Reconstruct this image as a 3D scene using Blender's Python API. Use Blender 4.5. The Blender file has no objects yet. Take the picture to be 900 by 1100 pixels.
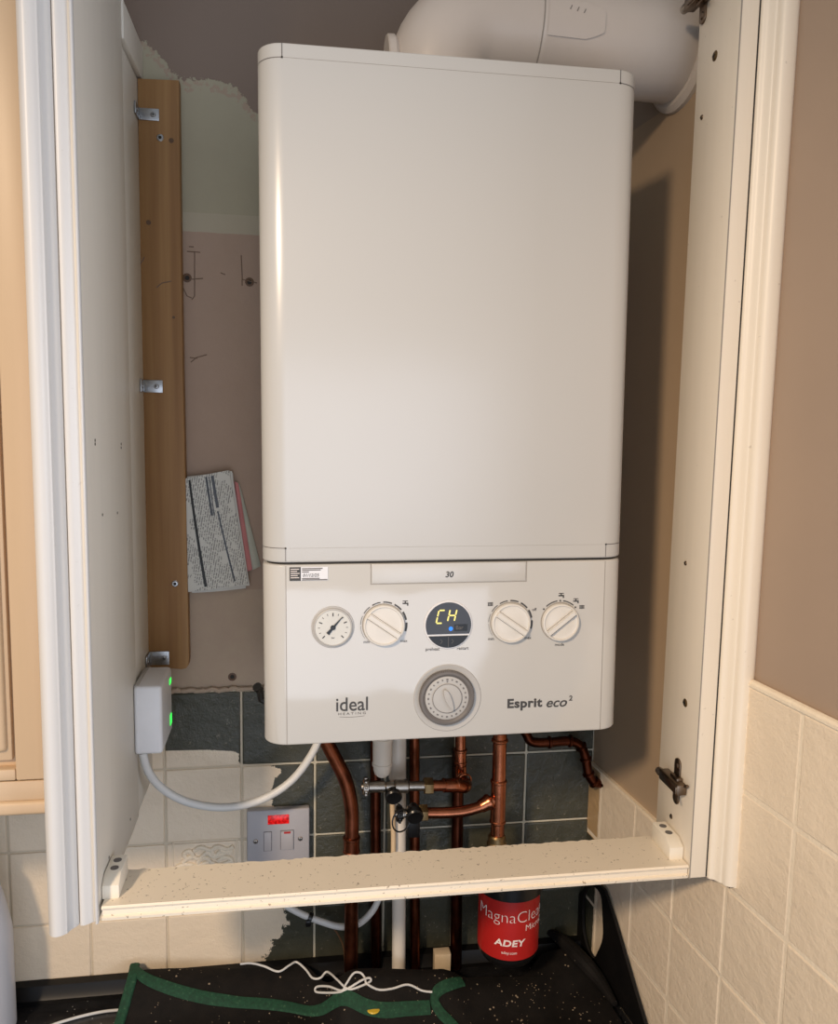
import bpy, bmesh, math, random
from mathutils import Vector, Matrix, noise as mnoise
random.seed(4)
S = bpy.context.scene
COL = S.collection
PI = math.pi

# ------------------------------------------------------------------ camera
F = 870.0
YAW, PITCH, ROLL = 0.1549, -0.1143, 0.0184
CAM = Vector((-0.1651, -0.8246, 0.341))
_fw = Vector((math.sin(YAW)*math.cos(PITCH), math.cos(YAW)*math.cos(PITCH), math.sin(PITCH)))
_r0 = Vector((math.cos(YAW), -math.sin(YAW), 0)); _u0 = _r0.cross(_fw)
RT = _r0*math.cos(ROLL)+_u0*math.sin(ROLL); UP = -_r0*math.sin(ROLL)+_u0*math.cos(ROLL)
cd = bpy.data.cameras.new('camera'); co = bpy.data.objects.new('camera', cd); COL.objects.link(co)
m = Matrix.Identity(4)
for i in range(3):
    m[i][0] = RT[i]; m[i][1] = UP[i]; m[i][2] = -_fw[i]; m[i][3] = CAM[i]
co.matrix_world = m
cd.sensor_fit = 'HORIZONTAL'; cd.sensor_width = 36; cd.lens = F*36/900; cd.clip_start = .01
S.camera = co

def ray(x, y): return _fw + RT*((x-450)/F) - UP*((y-550)/F)
def pln(x, y, n, o):                       # photo point -> point of a real plane
    d = ray(x, y); n = Vector(n); t = n.dot(Vector(o)-CAM)/n.dot(d); return CAM + d*t
def py(x, y, Y): return pln(x, y, (0, 1, 0), (0, Y, 0))
def pz(x, y, Z): return pln(x, y, (0, 0, 1), (0, 0, Z))
def px(x, y, X): return pln(x, y, (1, 0, 0), (X, 0, 0))

# ------------------------------------------------------------------ materials
def lin(c):
    return tuple(((v/255)/12.92 if v/255 <= .04045 else ((v/255+.055)/1.055)**2.4) for v in c)+(1,)
class NT:
    def __init__(s, name):
        s.m = bpy.data.materials.new(name); s.m.use_nodes = True
        s.t = s.m.node_tree; s.n = s.t.nodes; s.b = s.n['Principled BSDF']
        s.tc = s.n.new('ShaderNodeTexCoord')
    def new(s, t, **k):
        o = s.n.new(t)
        for a, v in k.items(): setattr(o, a, v)
        return o
    def link(s, a, b): s.t.links.new(a, b)
    def noise(s, scale, detail=4, rough=.6, vec=None):
        o = s.new('ShaderNodeTexNoise'); o.inputs['Scale'].default_value = scale
        o.inputs['Detail'].default_value = detail; o.inputs['Roughness'].default_value = rough
        s.link(vec or s.tc.outputs['Object'], o.inputs['Vector']); return o.outputs['Fac']
    def scaled(s, v):
        o = s.new('ShaderNodeMapping'); o.inputs['Scale'].default_value = v
        s.link(s.tc.outputs['Object'], o.inputs['Vector']); return o.outputs['Vector']
    def ramp(s, fac, stops, interp='LINEAR'):
        o = s.new('ShaderNodeValToRGB'); cr = o.color_ramp; cr.interpolation = interp
        while len(cr.elements) < len(stops): cr.elements.new(.5)
        for e, (p, c) in zip(cr.elements, stops): e.position = p; e.color = c
        s.link(fac, o.inputs['Fac']); return o.outputs['Color']
    def mix(s, fac, a, b, mode='MIX'):
        o = s.new('ShaderNodeMix', data_type='RGBA', blend_type=mode)
        for sock, v in ((o.inputs[0], fac), (o.inputs[6], a), (o.inputs[7], b)):
            if hasattr(v, 'is_linked'): s.link(v, sock)
            else: sock.default_value = v
        return o.outputs[2]
    def math(s, op, a, b=0.0, clamp=False):
        o = s.new('ShaderNodeMath', operation=op); o.use_clamp = clamp
        for i, v in enumerate((a, b)):
            if hasattr(v, 'is_linked'): s.link(v, o.inputs[i])
            else: o.inputs[i].default_value = v
        return o.outputs[0]
    def sep(s):
        o = s.new('ShaderNodeSeparateXYZ'); s.link(s.tc.outputs['Object'], o.inputs[0]); return o.outputs
    def bump(s, h, strength=.2, dist=.001):
        o = s.new('ShaderNodeBump'); o.inputs['Strength'].default_value = strength
        o.inputs['Distance'].default_value = dist; s.link(h, o.inputs['Height'])
        s.link(o.outputs['Normal'], s.b.inputs['Normal'])
    def col(s, v):
        if hasattr(v, 'is_linked'): s.link(v, s.b.inputs['Base Color'])
        else: s.b.inputs['Base Color'].default_value = v
    def pr(s, **k):
        for a, v in k.items(): s.b.inputs[a.replace('_', ' ')].default_value = v
        return s

def simple(name, rgb, rough=.5, metal=0., var=.08, vs=30, bump=0., bs=200, bd=.0005, spec=.5, coat=0.):
    t = NT(name); c = lin(rgb)
    dk = tuple(v*(1-var) for v in c[:3])+(1,); lt = tuple(min(1, v*(1+var)) for v in c[:3])+(1,)
    t.col(t.ramp(t.noise(vs), [(.3, dk), (.7, lt)]))
    t.pr(Roughness=rough, Metallic=metal, Specular_IOR_Level=spec, Coat_Weight=coat)
    if bump: t.bump(t.noise(bs), bump, bd)
    return t.m

M = {}
def boiler_mat(name, rough, wave):
    t = NT(name); c = lin((194, 192, 187))
    t.col(t.ramp(t.noise(3), [(.2, tuple(v*.985 for v in c[:3])+(1,)), (.8, c)]))
    t.pr(Roughness=rough, Specular_IOR_Level=1.0)
    n = t.noise(14 if wave else 9, 1, .4)
    n2 = t.noise(900, 2)
    t.bump(t.math('ADD', n, t.math('MULTIPLY', n2, .012)), 1.0, .0016 if wave else .0006)
    return t.m
M['casing'] = boiler_mat('white enamelled steel', .27, False)
M['fascia'] = boiler_mat('glossy white plastic', .09, True)
M['knob'] = simple('grey white plastic knob', (214, 210, 202), .3, var=.02)
M['white_plastic'] = simple('white plastic', (222, 222, 224), .38, var=.03)
M['grey_plastic'] = simple('grey plastic', (176, 174, 170), .4, var=.03)
M['dark_seam'] = simple('dark gap', (38, 34, 30), .7)
M['seam'] = simple('grey seam', (150, 144, 136), .6)
M['ink'] = simple('dark grey ink', (62, 60, 58), .5, var=.05)
M['ink_grey'] = simple('grey ink', (104, 100, 98), .5, var=.05)
M['black_plastic'] = simple('black plastic', (16, 16, 17), .3, var=.2)
M['black_gloss'] = simple('gloss black screen', (44, 44, 47), .06, var=.1)
M['steel'] = simple('zinc plated steel', (176, 178, 180), .35, 1., var=.12, vs=90)
M['old_steel'] = simple('tarnished nickel', (120, 104, 88), .32, 1., var=.25, vs=120)
M['brass'] = simple('dull brass', (140, 118, 84), .38, 1., var=.2, vs=160)
M['chrome'] = simple('nickel plated brass', (168, 160, 150), .3, 1., var=.15, vs=150)
M['paper'] = simple('paper', (205, 205, 200), .8, var=.05)
M['cable'] = simple('white pvc cable', (214, 214, 212), .42, var=.03)
M['waste'] = simple('white waste plastic', (222, 214, 202), .35, var=.03)
M['tan'] = simple('pale bare wood', (206, 186, 156), .7, var=.1)
M['block'] = simple('milky plastic', (230, 222, 206), .4, var=.02)
M['beige_cable'] = simple('beige sleeve', (212, 186, 150), .5, var=.05)
M['scuff'] = simple('grey brown scuff', (122, 102, 86), .8)
M['brown_wire'] = simple('brown wire', (96, 70, 48), .5)
M['flue'] = simple('white flue plastic', (202, 192, 182), .36, var=.03, vs=9)
M['spur'] = simple('grey plastic switch', (170, 168, 172), .4, var=.02)
M['spur_line'] = simple('grey plastic groove', (110, 108, 112), .5)
M['red_label'] = simple('red label', (176, 30, 26), .42, var=.03)
M['white_ink'] = simple('white ink', (236, 226, 220), .5, var=.02)
M['kettle'] = simple('pale grey enamel', (196, 196, 200), .35, var=.02)
M['yellow'] = simple('yellow plastic', (226, 190, 60), .4, var=.05)
M['green_tape'] = None
def emit(name, rgb, st, base=(10, 10, 10)):
    t = NT(name); t.col(lin(base)); t.b.inputs['Emission Color'].default_value = lin(rgb); t.pr(Emission_Strength=st, Roughness=.4); return t.m
M['led_yellow'] = emit('lit yellow segments', (255, 232, 130), 1.25)
M['led_blue'] = emit('lit blue lamp', (40, 130, 255), 1.6)
M['led_green'] = emit('lit green lamp', (60, 255, 90), 1.2)
t = NT('red neon lens'); t.col(t.ramp(t.noise(260, 3), [(.35, lin((120, 4, 6))), (.65, lin((255, 40, 40)))]))
t.b.inputs['Emission Color'].default_value = lin((255, 20, 16)); t.pr(Emission_Strength=.22, Roughness=.2); M['neon'] = t.m

def copper(name, c1, c2, rough):
    t = NT(name); t.col(t.ramp(t.noise(45, 5), [(.3, lin(c1)), (.7, lin(c2))]))
    t.pr(Metallic=1., Roughness=rough); t.bump(t.noise(300), .15, .0004); return t.m
M['copper'] = copper('copper', (142, 84, 60), (186, 116, 84), .26)
M['old_copper'] = copper('tarnished copper', (96, 52, 34), (140, 80, 56), .34)
M['dark_copper'] = copper('dark brown copper', (70, 36, 24), (112, 60, 42), .3)

def paint(name, rgb, rough=.45, grime=.12, streak=True, thr=.73):
    t = NT(name); c = lin(rgb)
    v = t.scaled((60, 60, 3)) if streak else t.scaled((6, 6, 6))
    a = t.ramp(t.noise(1, 4, .6, v), [(.25, tuple(x*(1-.05) for x in c[:3])+(1,)), (.75, c)])
    # scattered small specks and scuffs
    sp = t.ramp(t.noise(260 if thr < .7 else 140, 2, .5), [(.0, (0, 0, 0, 1)), (thr, (0, 0, 0, 1)), (thr+.04, (1, 1, 1, 1))])
    g = t.math('MULTIPLY', sp, grime*2.2, True)
    t.col(t.mix(g, a, lin((120, 104, 84))))
    t.pr(Roughness=rough); t.bump(t.noise(70, 3, .6), .12, .0006); return t.m
M['cream'] = paint('cream painted wood', (232, 221, 203), .4)
M['white_paint'] = paint('white painted wood', (210, 208, 205), .38, .05)
M['panel'] = paint('cream laminate', (220, 214, 202), .45, .06)
M['peach'] = paint('peach laminate', (206, 179, 146), .42, .02)
M['shelf'] = paint('worn cream rail', (238, 226, 206), .45, .3, False, .668)

t = NT('pine')
a = t.ramp(t.noise(1, 4, .55, t.scaled((70, 60, 2.2))), [(.25, lin((128, 92, 52))), (.5, lin((148, 112, 68))), (.75, lin((166, 130, 82)))])
fine = t.noise(1, 5, .7, t.scaled((220, 220, 6)))
t.col(t.mix(t.math('MULTIPLY', fine, .35), a, lin((150, 100, 58))))
t.pr(Roughness=.6); t.bump(fine, .2, .0004); M['pine'] = t.m

t = NT('black work mat fabric')
base = t.ramp(t.noise(60, 5), [(.3, lin((11, 9, 8))), (.75, lin((24, 20, 17)))])
vo = t.new('ShaderNodeTexVoronoi'); vo.inputs['Scale'].default_value = 170; t.link(t.tc.outputs['Object'], vo.inputs['Vector'])
big = t.ramp(t.noise(14, 4, .7), [(.42, (0, 0, 0, 1)), (.75, (1, 1, 1, 1))])
spk = t.math('LESS_THAN', vo.outputs['Distance'], t.math('MULTIPLY', big, .22))
vs = t.new('ShaderNodeTexVoronoi'); vs.inputs['Scale'].default_value = 90; t.link(t.tc.outputs['Object'], vs.inputs['Vector'])
spk2 = t.math('MULTIPLY', t.math('LESS_THAN', vs.outputs['Distance'], .12), t.math('GREATER_THAN', t.noise(23, 2), .56))
t.col(t.mix(t.math('ADD', t.math('MULTIPLY', spk, .8), t.math('MULTIPLY', spk2, .5), True), base, lin((196, 176, 150))))
t.pr(Roughness=.75, Specular_IOR_Level=.25); t.bump(t.noise(400, 3), .4, .0006); M['mat'] = t.m
t = NT('black plastic sheet with brick dust')
base = t.ramp(t.noise(40, 4), [(.3, lin((9, 8, 8))), (.8, lin((20, 18, 17)))]); t.col(base)
t.pr(Roughness=.55, Specular_IOR_Level=.3); t.bump(t.noise(60, 3), .3, .001); M['black_sheet'] = t.m
t = NT('green binding tape')
t.col(t.ramp(t.noise(220, 4), [(.3, lin((11, 50, 33))), (.62, lin((18, 70, 46))), (.8, lin((84, 110, 84)))])); t.pr(Roughness=.8)
t.bump(t.noise(900), .4, .0004); M['green_tape'] = t.m
t = NT('black speckled worktop')
vo = t.new('ShaderNodeTexVoronoi'); vo.inputs['Scale'].default_value = 110; t.link(t.tc.outputs['Object'], vo.inputs['Vector'])
c0 = t.ramp(t.noise(35, 6, .7), [(.35, lin((20, 20, 22))), (.6, lin((38, 38, 40))), (.75, lin((74, 72, 70)))])
t.col(t.mix(t.math('LESS_THAN', vo.outputs['Distance'], .1), c0, lin((150, 150, 146)))); t.pr(Roughness=.22); M['granite'] = t.m
M['upstand'] = simple('black gloss trim', (14, 13, 13), .35, var=.2, spec=.3)

# walls --------------------------------------------------------------
W = 0.31                                   # back wall plane
A = -0.0983                                # right wall is out of square
CR = py(633, 885, W)                       # corner
TR = Vector((math.sin(A), math.cos(A), 0)) # into the room's corner
NR = Vector((-math.cos(A), math.sin(A), 0))# right wall faces this way
def prw(x, y, off=0.): return pln(x, y, NR, CR+NR*off)
def rw(Y, Z, off=0.):                      # point of the right wall at depth Y
    u = (Y-CR.y)/TR.y; p = CR+TR*u+NR*off; return Vector((p.x, p.y, Z))

t = NT('old plaster wall')
x, y, z = t.sep()
nz = t.noise(28, 5, .7); nf = t.noise(120, 4, .7)
edge = t.ramp(t.math('MULTIPLY_ADD' if False else 'ADD', x, .5), [(.10, (.84,)*3+(1,)), (.158, (.805,)*3+(1,)), (.187, (.77,)*3+(1,)), (.24, (.771,)*3+(1,)), (.262, (.765,)*3+(1,)), (.282, (.738,)*3+(1,)), (.30, (.728,)*3+(1,)), (.9, (.72,)*3+(1,))])
zz = t.math('ADD', z, t.math('MULTIPLY', t.math('SUBTRACT', nf, .5), .03))
top = t.math('GREATER_THAN', zz, edge)
taupe = lin((134, 118, 106)); green = lin((170, 164, 142)); pink = lin((172, 150, 134))
rim = t.math('MULTIPLY', t.math('GREATER_THAN', t.math('ADD', zz, .012), edge), t.math('GREATER_THAN', nf, .5))
gm = t.mix(t.math('MULTIPLY', nz, .5), green, lin((160, 152, 132)))
gm = t.mix(t.math('MULTIPLY', t.math('LESS_THAN', z, .605), .5), gm, lin((184, 174, 156)))
pk = t.mix(t.math('MULTIPLY', nz, .6), pink, lin((160, 138, 120)))
pk = t.mix(t.math('MULTIPLY', t.math('LESS_THAN', z, .10), t.math('MULTIPLY', nz, .8)), pk, lin((188, 172, 150)))
lowm = t.math('LESS_THAN', t.math('ADD', z, t.math('MULTIPLY', nz, .004)), .5825)
c1 = t.mix(lowm, gm, pk)
c1 = t.mix(rim, c1, lin((168, 150, 132)))
t.col(t.mix(top, c1, taupe)); t.pr(Roughness=.85)
t.bump(t.math('ADD', t.math('MULTIPLY', t.math('SUBTRACT', 1.0, lowm), .0), t.math('ADD', t.math('MULTIPLY', top, 1.0), t.math('MULTIPLY', nf, .6))), .6, .0012)
M['plaster'] = t.m

t = NT('painted wall beige')
x, y, z = t.sep(); nz = t.noise(8, 4)
b = t.mix(nz, lin((176, 154, 128)), lin((168, 146, 122)))
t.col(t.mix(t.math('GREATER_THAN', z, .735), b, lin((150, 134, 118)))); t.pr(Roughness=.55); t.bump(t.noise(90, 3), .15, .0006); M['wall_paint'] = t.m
t = NT('mauve beige wall')
t.col(t.mix(t.noise(5, 3), lin((170, 148, 128)), lin((158, 138, 121)))); t.pr(Roughness=.5); t.bump(t.noise(60, 3), .15, .0008); M['wall_mauve'] = t.m

def tile_mat(name, right):
    t = NT(name); x, y, z = t.sep()
    n1 = t.noise(55, 5, .7); n2 = t.noise(9, 3); n3 = t.noise(170, 4, .75)
    cream = t.mix(n2, lin((236, 220, 196)), lin((224, 207, 183)))
    dk = t.mix(n1, lin((56, 57, 47)), lin((78, 77, 64)))
    scr = t.math('MULTIPLY', t.math('GREATER_THAN', n3, .63), t.math('GREATER_THAN', n1, .52))
    dk = t.mix(t.math('MULTIPLY', scr, .35), dk, lin((168, 160, 140)))
    if not right:
        bd = t.ramp(t.math('ADD', z, .6), [(.10, (.285,)*3+(1,)), (.14, (.29,)*3+(1,)), (.17, (.307,)*3+(1,)), (.20, (.325,)*3+(1,)), (.33, (.325,)*3+(1,)), (.40, (.30,)*3+(1,)), (.435, (.315,)*3+(1,)), (.446, (.30,)*3+(1,)), (.449, (.262,)*3+(1,)), (.468, (.258,)*3+(1,)), (.474, (.20,)*3+(1,)), (.476, (.0,)*3+(1,))])
        xx = t.math('ADD', t.math('ADD', x, .5), t.math('MULTIPLY', t.math('SUBTRACT', n1, .5), .045))
        xx = t.math('ADD', xx, t.math('MULTIPLY', t.math('SUBTRACT', n3, .5), .012))
        mask = t.math('LESS_THAN', xx, bd)
        c = t.mix(mask, dk, cream)
    else:
        un = t.math('GREATER_THAN', t.math('ADD', y, t.math('MULTIPLY', n1, .006)), .272)
        low = t.math('LESS_THAN', z, -.285)
        raw = t.mix(low, lin((186, 156, 116)), dk)
        c = t.mix(un, cream, raw); mask = None
    t.col(c); t.pr(Roughness=.33 if right else .3)
    if not right: t.pr(Specular_IOR_Level=.4)
    v = t.scaled((34, 34, 60)) if right else t.scaled((40, 40, 40))
    t.bump(t.math('ADD', t.noise(1, 4, .6, v), t.math('MULTIPLY', n3, .45)), .8, .0022)
    return t.m
M['tile_back'] = tile_mat('old green and cream tiles', False)
M['tile_right'] = tile_mat('cream painted tiles', True)
def grout(name, right):
    t = NT(name); x, y, z = t.sep()
    g = t.mix(t.noise(60, 4), lin((214, 206, 186)), lin((182, 176, 156)))
    g = t.mix(t.math('MULTIPLY', t.math('LESS_THAN', x, -.19), .8), g, lin((208, 193, 170)))
    if right: g = t.mix(t.noise(40, 3), lin((240, 228, 206)), lin((228, 212, 188)))
    t.col(g); t.pr(Roughness=.7); t.bump(t.noise(220, 4), .6, .0015); return t.m
M['grout_back'] = grout('pale grout', False); M['grout_right'] = grout('painted grout', True)

# ------------------------------------------------------------------ mesh builder
class MB:
    def __init__(s): s.v = []; s.f = []
    def add(s, vs, fs):
        o = len(s.v); s.v += [tuple(v) for v in vs]; s.f += [tuple(i+o for i in f) for f in fs]; return s
    def bm(s, bm, mat=None):
        bm.verts.ensure_lookup_table(); bm.verts.index_update()
        s.add([(mat @ v.co) if mat else v.co.copy() for v in bm.verts], [[v.index for v in f.verts] for f in bm.faces]); bm.free(); return s
    def box(s, a, b, bev=0., seg=2, mat=None):
        bm = bmesh.new(); bmesh.ops.create_cube(bm, size=1)
        a = Vector(a); b = Vector(b); c = (a+b)/2; d = b-a
        for v in bm.verts: v.co = Vector((v.co.x*abs(d.x), v.co.y*abs(d.y), v.co.z*abs(d.z)))+c
        if bev: bmesh.ops.bevel(bm, geom=bm.edges[:], offset=min(bev, .49*min(abs(d.x), abs(d.y), abs(d.z))), segments=seg, profile=.5, affect='EDGES')
        return s.bm(bm, mat)
    def prism(s, poly, vec, bev=0., seg=2, mat=None):    # planar 3-D polygon swept along vec
        bm = bmesh.new(); vec = Vector(vec)
        vs = [bm.verts.new(Vector(p)) for p in poly]; f = bm.faces.new(vs)
        r = bmesh.ops.extrude_face_region(bm, geom=[f]); top = [e for e in r['geom'] if isinstance(e, bmesh.types.BMVert)]
        for v in top: v.co += vec
        bmesh.ops.recalc_face_normals(bm, faces=bm.faces[:])
        if bev:
            ed = [e for e in bm.edges if all(abs(fc.normal.normalized().dot(vec.normalized())) > .9 for fc in e.link_faces[:1]) or any(abs(fc.normal.dot(vec.normalized())) > .9 for fc in e.link_faces)]
            bmesh.ops.bevel(bm, geom=ed, offset=bev, segments=seg, profile=.5, affect='EDGES')
        return s.bm(bm, mat)
    def tube(s, path, r, seg=14, cap=True):
        P = [Vector(p) for p in path]; n = len(P); rs = r if isinstance(r, (list, tuple)) else [r]*n
        T = [((P[min(i+1, n-1)]-P[max(i-1, 0)]).normalized()) for i in range(n)]
        u = Vector((0, 0, 1)); u = u if abs(T[0].dot(u)) < .9 else Vector((1, 0, 0))
        u = (u-T[0]*u.dot(T[0])).normalized(); vs = []
        for i in range(n):
            u = (u-T[i]*u.dot(T[i])).normalized(); w = T[i].cross(u)
            for k in range(seg):
                a = 2*PI*k/seg; vs.append(P[i]+(u*math.cos(a)+w*math.sin(a))*rs[i])
        fs = []
        for i in range(n-1):
            for k in range(seg):
                k2 = (k+1) % seg; fs.append((i*seg+k, i*seg+k2, (i+1)*seg+k2, (i+1)*seg+k))
        if cap: fs.append(tuple(range(seg))[::-1]); fs.append(tuple((n-1)*seg+k for k in range(seg)))
        return s.add(vs, fs)
    def lathe(s, prof, o, ax, seg=40, capa=True, capb=True):   # prof: (along, radius)
        o = Vector(o); ax = Vector(ax).normalized()
        P = [o+ax*a for a, r in prof]
        u = Vector((0, 0, 1)) if abs(ax.z) < .9 else Vector((1, 0, 0)); u = (u-ax*u.dot(ax)).normalized(); w = ax.cross(u)
        vs = []
        for (a, r), p in zip(prof, P):
            for k in range(seg):
                g = 2*PI*k/seg; vs.append(p+(u*math.cos(g)+w*math.sin(g))*r)
        fs = []; n = len(prof)
        for i in range(n-1):
            for k in range(seg):
                k2 = (k+1) % seg; fs.append((i*seg+k, i*seg+k2, (i+1)*seg+k2, (i+1)*seg+k))
        if capa: fs.append(tuple(range(seg))[::-1])
        if capb: fs.append(tuple((n-1)*seg+k for k in range(seg)))
        return s.add(vs, fs)
    def grid(s, fn, nu, nv):
        o = len(s.v)
        for i in range(nu+1):
            for j in range(nv+1): s.v.append(tuple(fn(i/nu, j/nv)))
        for i in range(nu):
            for j in range(nv):
                a = o+i*(nv+1)+j; s.f.append((a, a+nv+1, a+nv+2, a+1))
        return s
    def build(s, name, mat, parent=None, angle=29, flat=False):
        me = bpy.data.meshes.new(name); me.from_pydata(s.v, [], s.f); me.validate()
        bm = bmesh.new(); bm.from_mesh(me); bmesh.ops.recalc_face_normals(bm, faces=bm.faces[:]); bm.to_mesh(me); bm.free()
        if not flat: me.shade_smooth(); me.set_sharp_from_angle(angle=math.radians(angle))
        me.materials.append(M[mat] if isinstance(mat, str) else mat)
        o = bpy.data.objects.new(name, me); COL.objects.link(o)
        if parent: o.parent = parent
        return o
def tag(o, label, cat, group=None):
    o['label'] = label; o['category'] = cat
    if group: o['group'] = group
    return o
def empty(name, label, cat, loc=(0, 0, 0), group=None):
    o = bpy.data.objects.new(name, None); o.location = loc; o.empty_display_size = .05; COL.objects.link(o)
    return tag(o, label, cat, group)
def struct(o): o['kind'] = 'structure'; return o
def at(parent):                                # local offset helper: parts are modelled in world space under an Empty
    return parent
def under(root):                               # shift children meshes so that world coordinates stay put
    L = root.location.copy()
    def walk(o):
        for ch in [c for c in bpy.data.objects if c.parent == o]:
            if o == root: ch.location = ch.location - L
            walk(ch)
    walk(root)
def smooth(pts, n=8):                          # Catmull-Rom
    P = [Vector(p) for p in pts]; P = [P[0]*2-P[1]]+P+[P[-1]*2-P[-2]]; out = []
    for i in range(1, len(P)-2):
        a, b, c, d = P[i-1:i+3]
        for k in range(n):
            t = k/n; out.append(.5*((2*b)+(c-a)*t+(2*a-5*b+4*c-d)*t*t+(3*b-a-3*c+d)*t**3))
    out.append(P[-2]); return out
def bend(pts, r, n=7):                         # polyline with rounded corners
    P = [Vector(p) for p in pts]; out = [P[0]]
    for i in range(1, len(P)-1):
        a = (P[i-1]-P[i]); b = (P[i+1]-P[i]); d = min(r, a.length*.45, b.length*.45); a.normalize(); b.normalize()
        s0 = P[i]+a*d; s1 = P[i]+b*d
        for k in range(n+1):
            t = k/n; out.append(s0*(1-t)**2+P[i]*2*t*(1-t)+s1*t*t)
    out.append(P[-1]); return out

def text_mesh(txt, width=None, height=None, shear=0., bold=0., depth=.0002, spacing=1.):
    """list of verts (x right, y up, z out) and faces; anchored left/baseline; scaled to width (and height)"""
    c = bpy.data.curves.new('t', 'FONT'); c.body = txt; c.size = 1; c.shear = shear; c.offset = bold; c.extrude = .01
    c.space_character = spacing; c.resolution_u = 4
    o = bpy.data.objects.new('t', c); COL.objects.link(o)
    dg = bpy.context.evaluated_depsgraph_get(); e = o.evaluated_get(dg); me = e.to_mesh()
    vs = [v.co.copy() for v in me.vertices]; fs = [tuple(p.vertices) for p in me.polygons]
    e.to_mesh_clear(); bpy.data.objects.remove(o); bpy.data.curves.remove(c)
    x0 = min(v.x for v in vs); x1 = max(v.x for v in vs); y0 = min(v.y for v in vs); y1 = max(v.y for v in vs)
    sx = width/(x1-x0) if width else height/(y1-y0)
    sy = height/(y1-y0) if height else sx
    return [Vector(((v.x-x0)*sx, (v.y)*sy if not height else (v.y-y0)*sy, (1 if v.z > 0 else -1)*depth)) for v in vs], fs

# ================================================================== SETTING
# back wall: plaster above, tiles below
ztop_t = -.043
wb = struct(MB().box((-1.6, W, -1.0), (CR.x+.03, W+.1, 1.6)).build('wall_back', 'plaster'))
g = MB(); g.box((-1.6, W-.0054, -.47), (CR.x-.0005, W+.002, ztop_t)).build('grout', 'grout_back', wb)
rows = [-.47, -.373, -.264, -.154, ztop_t]
cols = [py(562.5, 850, W).x]
xs = [py(q, 850, W).x for q in (178, 260, 338, 413, 487, 562.5)]
pit = (xs[-1]-xs[0])/5
xl = [xs[0]-pit*k for k in range(8, 0, -1)]
cols = xl+xs+[CR.x-.001]
tb = MB()
for i in range(len(cols)-1):
    for j in range(len(rows)-1):
        a, b = cols[i]+.0014, cols[i+1]-.0014; c, d = rows[j]+.0014, rows[j+1]-.0014
        if j == 3 and cols[i] < -.5: pass
        yy = W-.0075+random.uniform(-.0003, .0003)
        tb.box((a, yy, c), (b, W+.001, d), .002, 2)
tb.build('tiles', 'tile_back', wb, 20)
# relief leaf moulding on one cream tile
rel = MB()
def bwp(x, y, off=0.): p = py(x, y, W-.0075-off); return p
for strand in ([(196, 926), (205, 920), (214, 922), (222, 916), (230, 920), (238, 914), (248, 917)],
               [(190, 931), (200, 928), (212, 930), (224, 926), (236, 929), (250, 924)],
               [(208, 914), (216, 910), (226, 913), (234, 909), (244, 912), (251, 909)],
               [(200, 922), (198, 917), (203, 914), (207, 918), (204, 922)],
               [(212, 927), (216, 922), (223, 922), (226, 927), (222, 931), (215, 931)],
               [(234, 925), (240, 921), (247, 922), (250, 928)], [(226, 913), (232, 919), (242, 916)], [(236, 909), (240, 915), (250, 914)]):
    rel.tube(smooth([bwp(x, y) for x, y in strand], 6), .0036, 8)
rel.tube([bwp(186, 905), bwp(186, 940)], .0012, 6); rel.tube([bwp(186, 905.5), bwp(256, 901)], .0012, 6)
rel.tube([bwp(254, 901), bwp(254, 940)], .0012, 6)
rl = rel.build('relief', 'grout_right', wb)

# right wall
wr = MB(); B0 = rw(.42, -1.0); B1 = rw(-.43, -1.0)
wr.prism([B0, B1, B1-NR*.1, B0-NR*.1], (0, 0, 2.6)); wr = struct(wr.build('wall_right', 'wall_mauve'))
rrows = [-.60, -.49, -.387, -.281, -.173, -.053, .0655]
rcols = [CR.y-.001, .262, .164, .067, -.034, -.1315, -.229, -.327, -.425]
gr = MB()
def slab(mb, Y0, Y1, z0, z1, o0, o1, bev):
    mb.prism([rw(Y0, z0, o0), rw(Y1, z0, o0), rw(Y1, z1, o0), rw(Y0, z1, o0)], NR*(o1-o0), bev)
slab(gr, CR.y-.001, -.43, -.62, -.173, -.002, .0068, 0); slab(gr, -.040, -.43, -.173, .0655, -.002, .0068, 0)
gr.build('grout', 'grout_right', wr)
tr = MB()
for j in range(len(rrows)-1):
    for i in range(len(rcols)-1):
        Y0, Y1 = rcols[i], rcols[i+1]
        if rrows[j] > -.18:
            if Y1 > -.05: continue
            Y0 = min(Y0, -.036)
        slab(tr, Y0-.0016, Y1+.0016, rrows[j]+.0017, rrows[j+1]-.0017, 0, .0075+random.uniform(-.0004, .0004), .0022)
tr.build('tiles', 'tile_right', wr, 20)
# painted area of the right wall inside the cupboard (beige up to a line, duller above)
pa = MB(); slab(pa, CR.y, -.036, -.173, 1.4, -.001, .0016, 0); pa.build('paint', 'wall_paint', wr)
bead = MB(); bead.tube([rw(-.05, .0665, .004), rw(-.425, .0665, .004)], .005, 10); bead.build('sealant', 'grout_right', wr)
seal = MB()
pts = []
for k in range(60):
    zz = .06-.225*k/59; pts.append(rw(-.049+.0015*mnoise.noise((0, 0, zz*90)), zz, .0075))
seal.tube(pts, [.0022+.0012*abs(mnoise.noise((3, 1, k*.7))) for k in range(60)], 7); seal.build('sealant', 'grout_right', wr)

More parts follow.
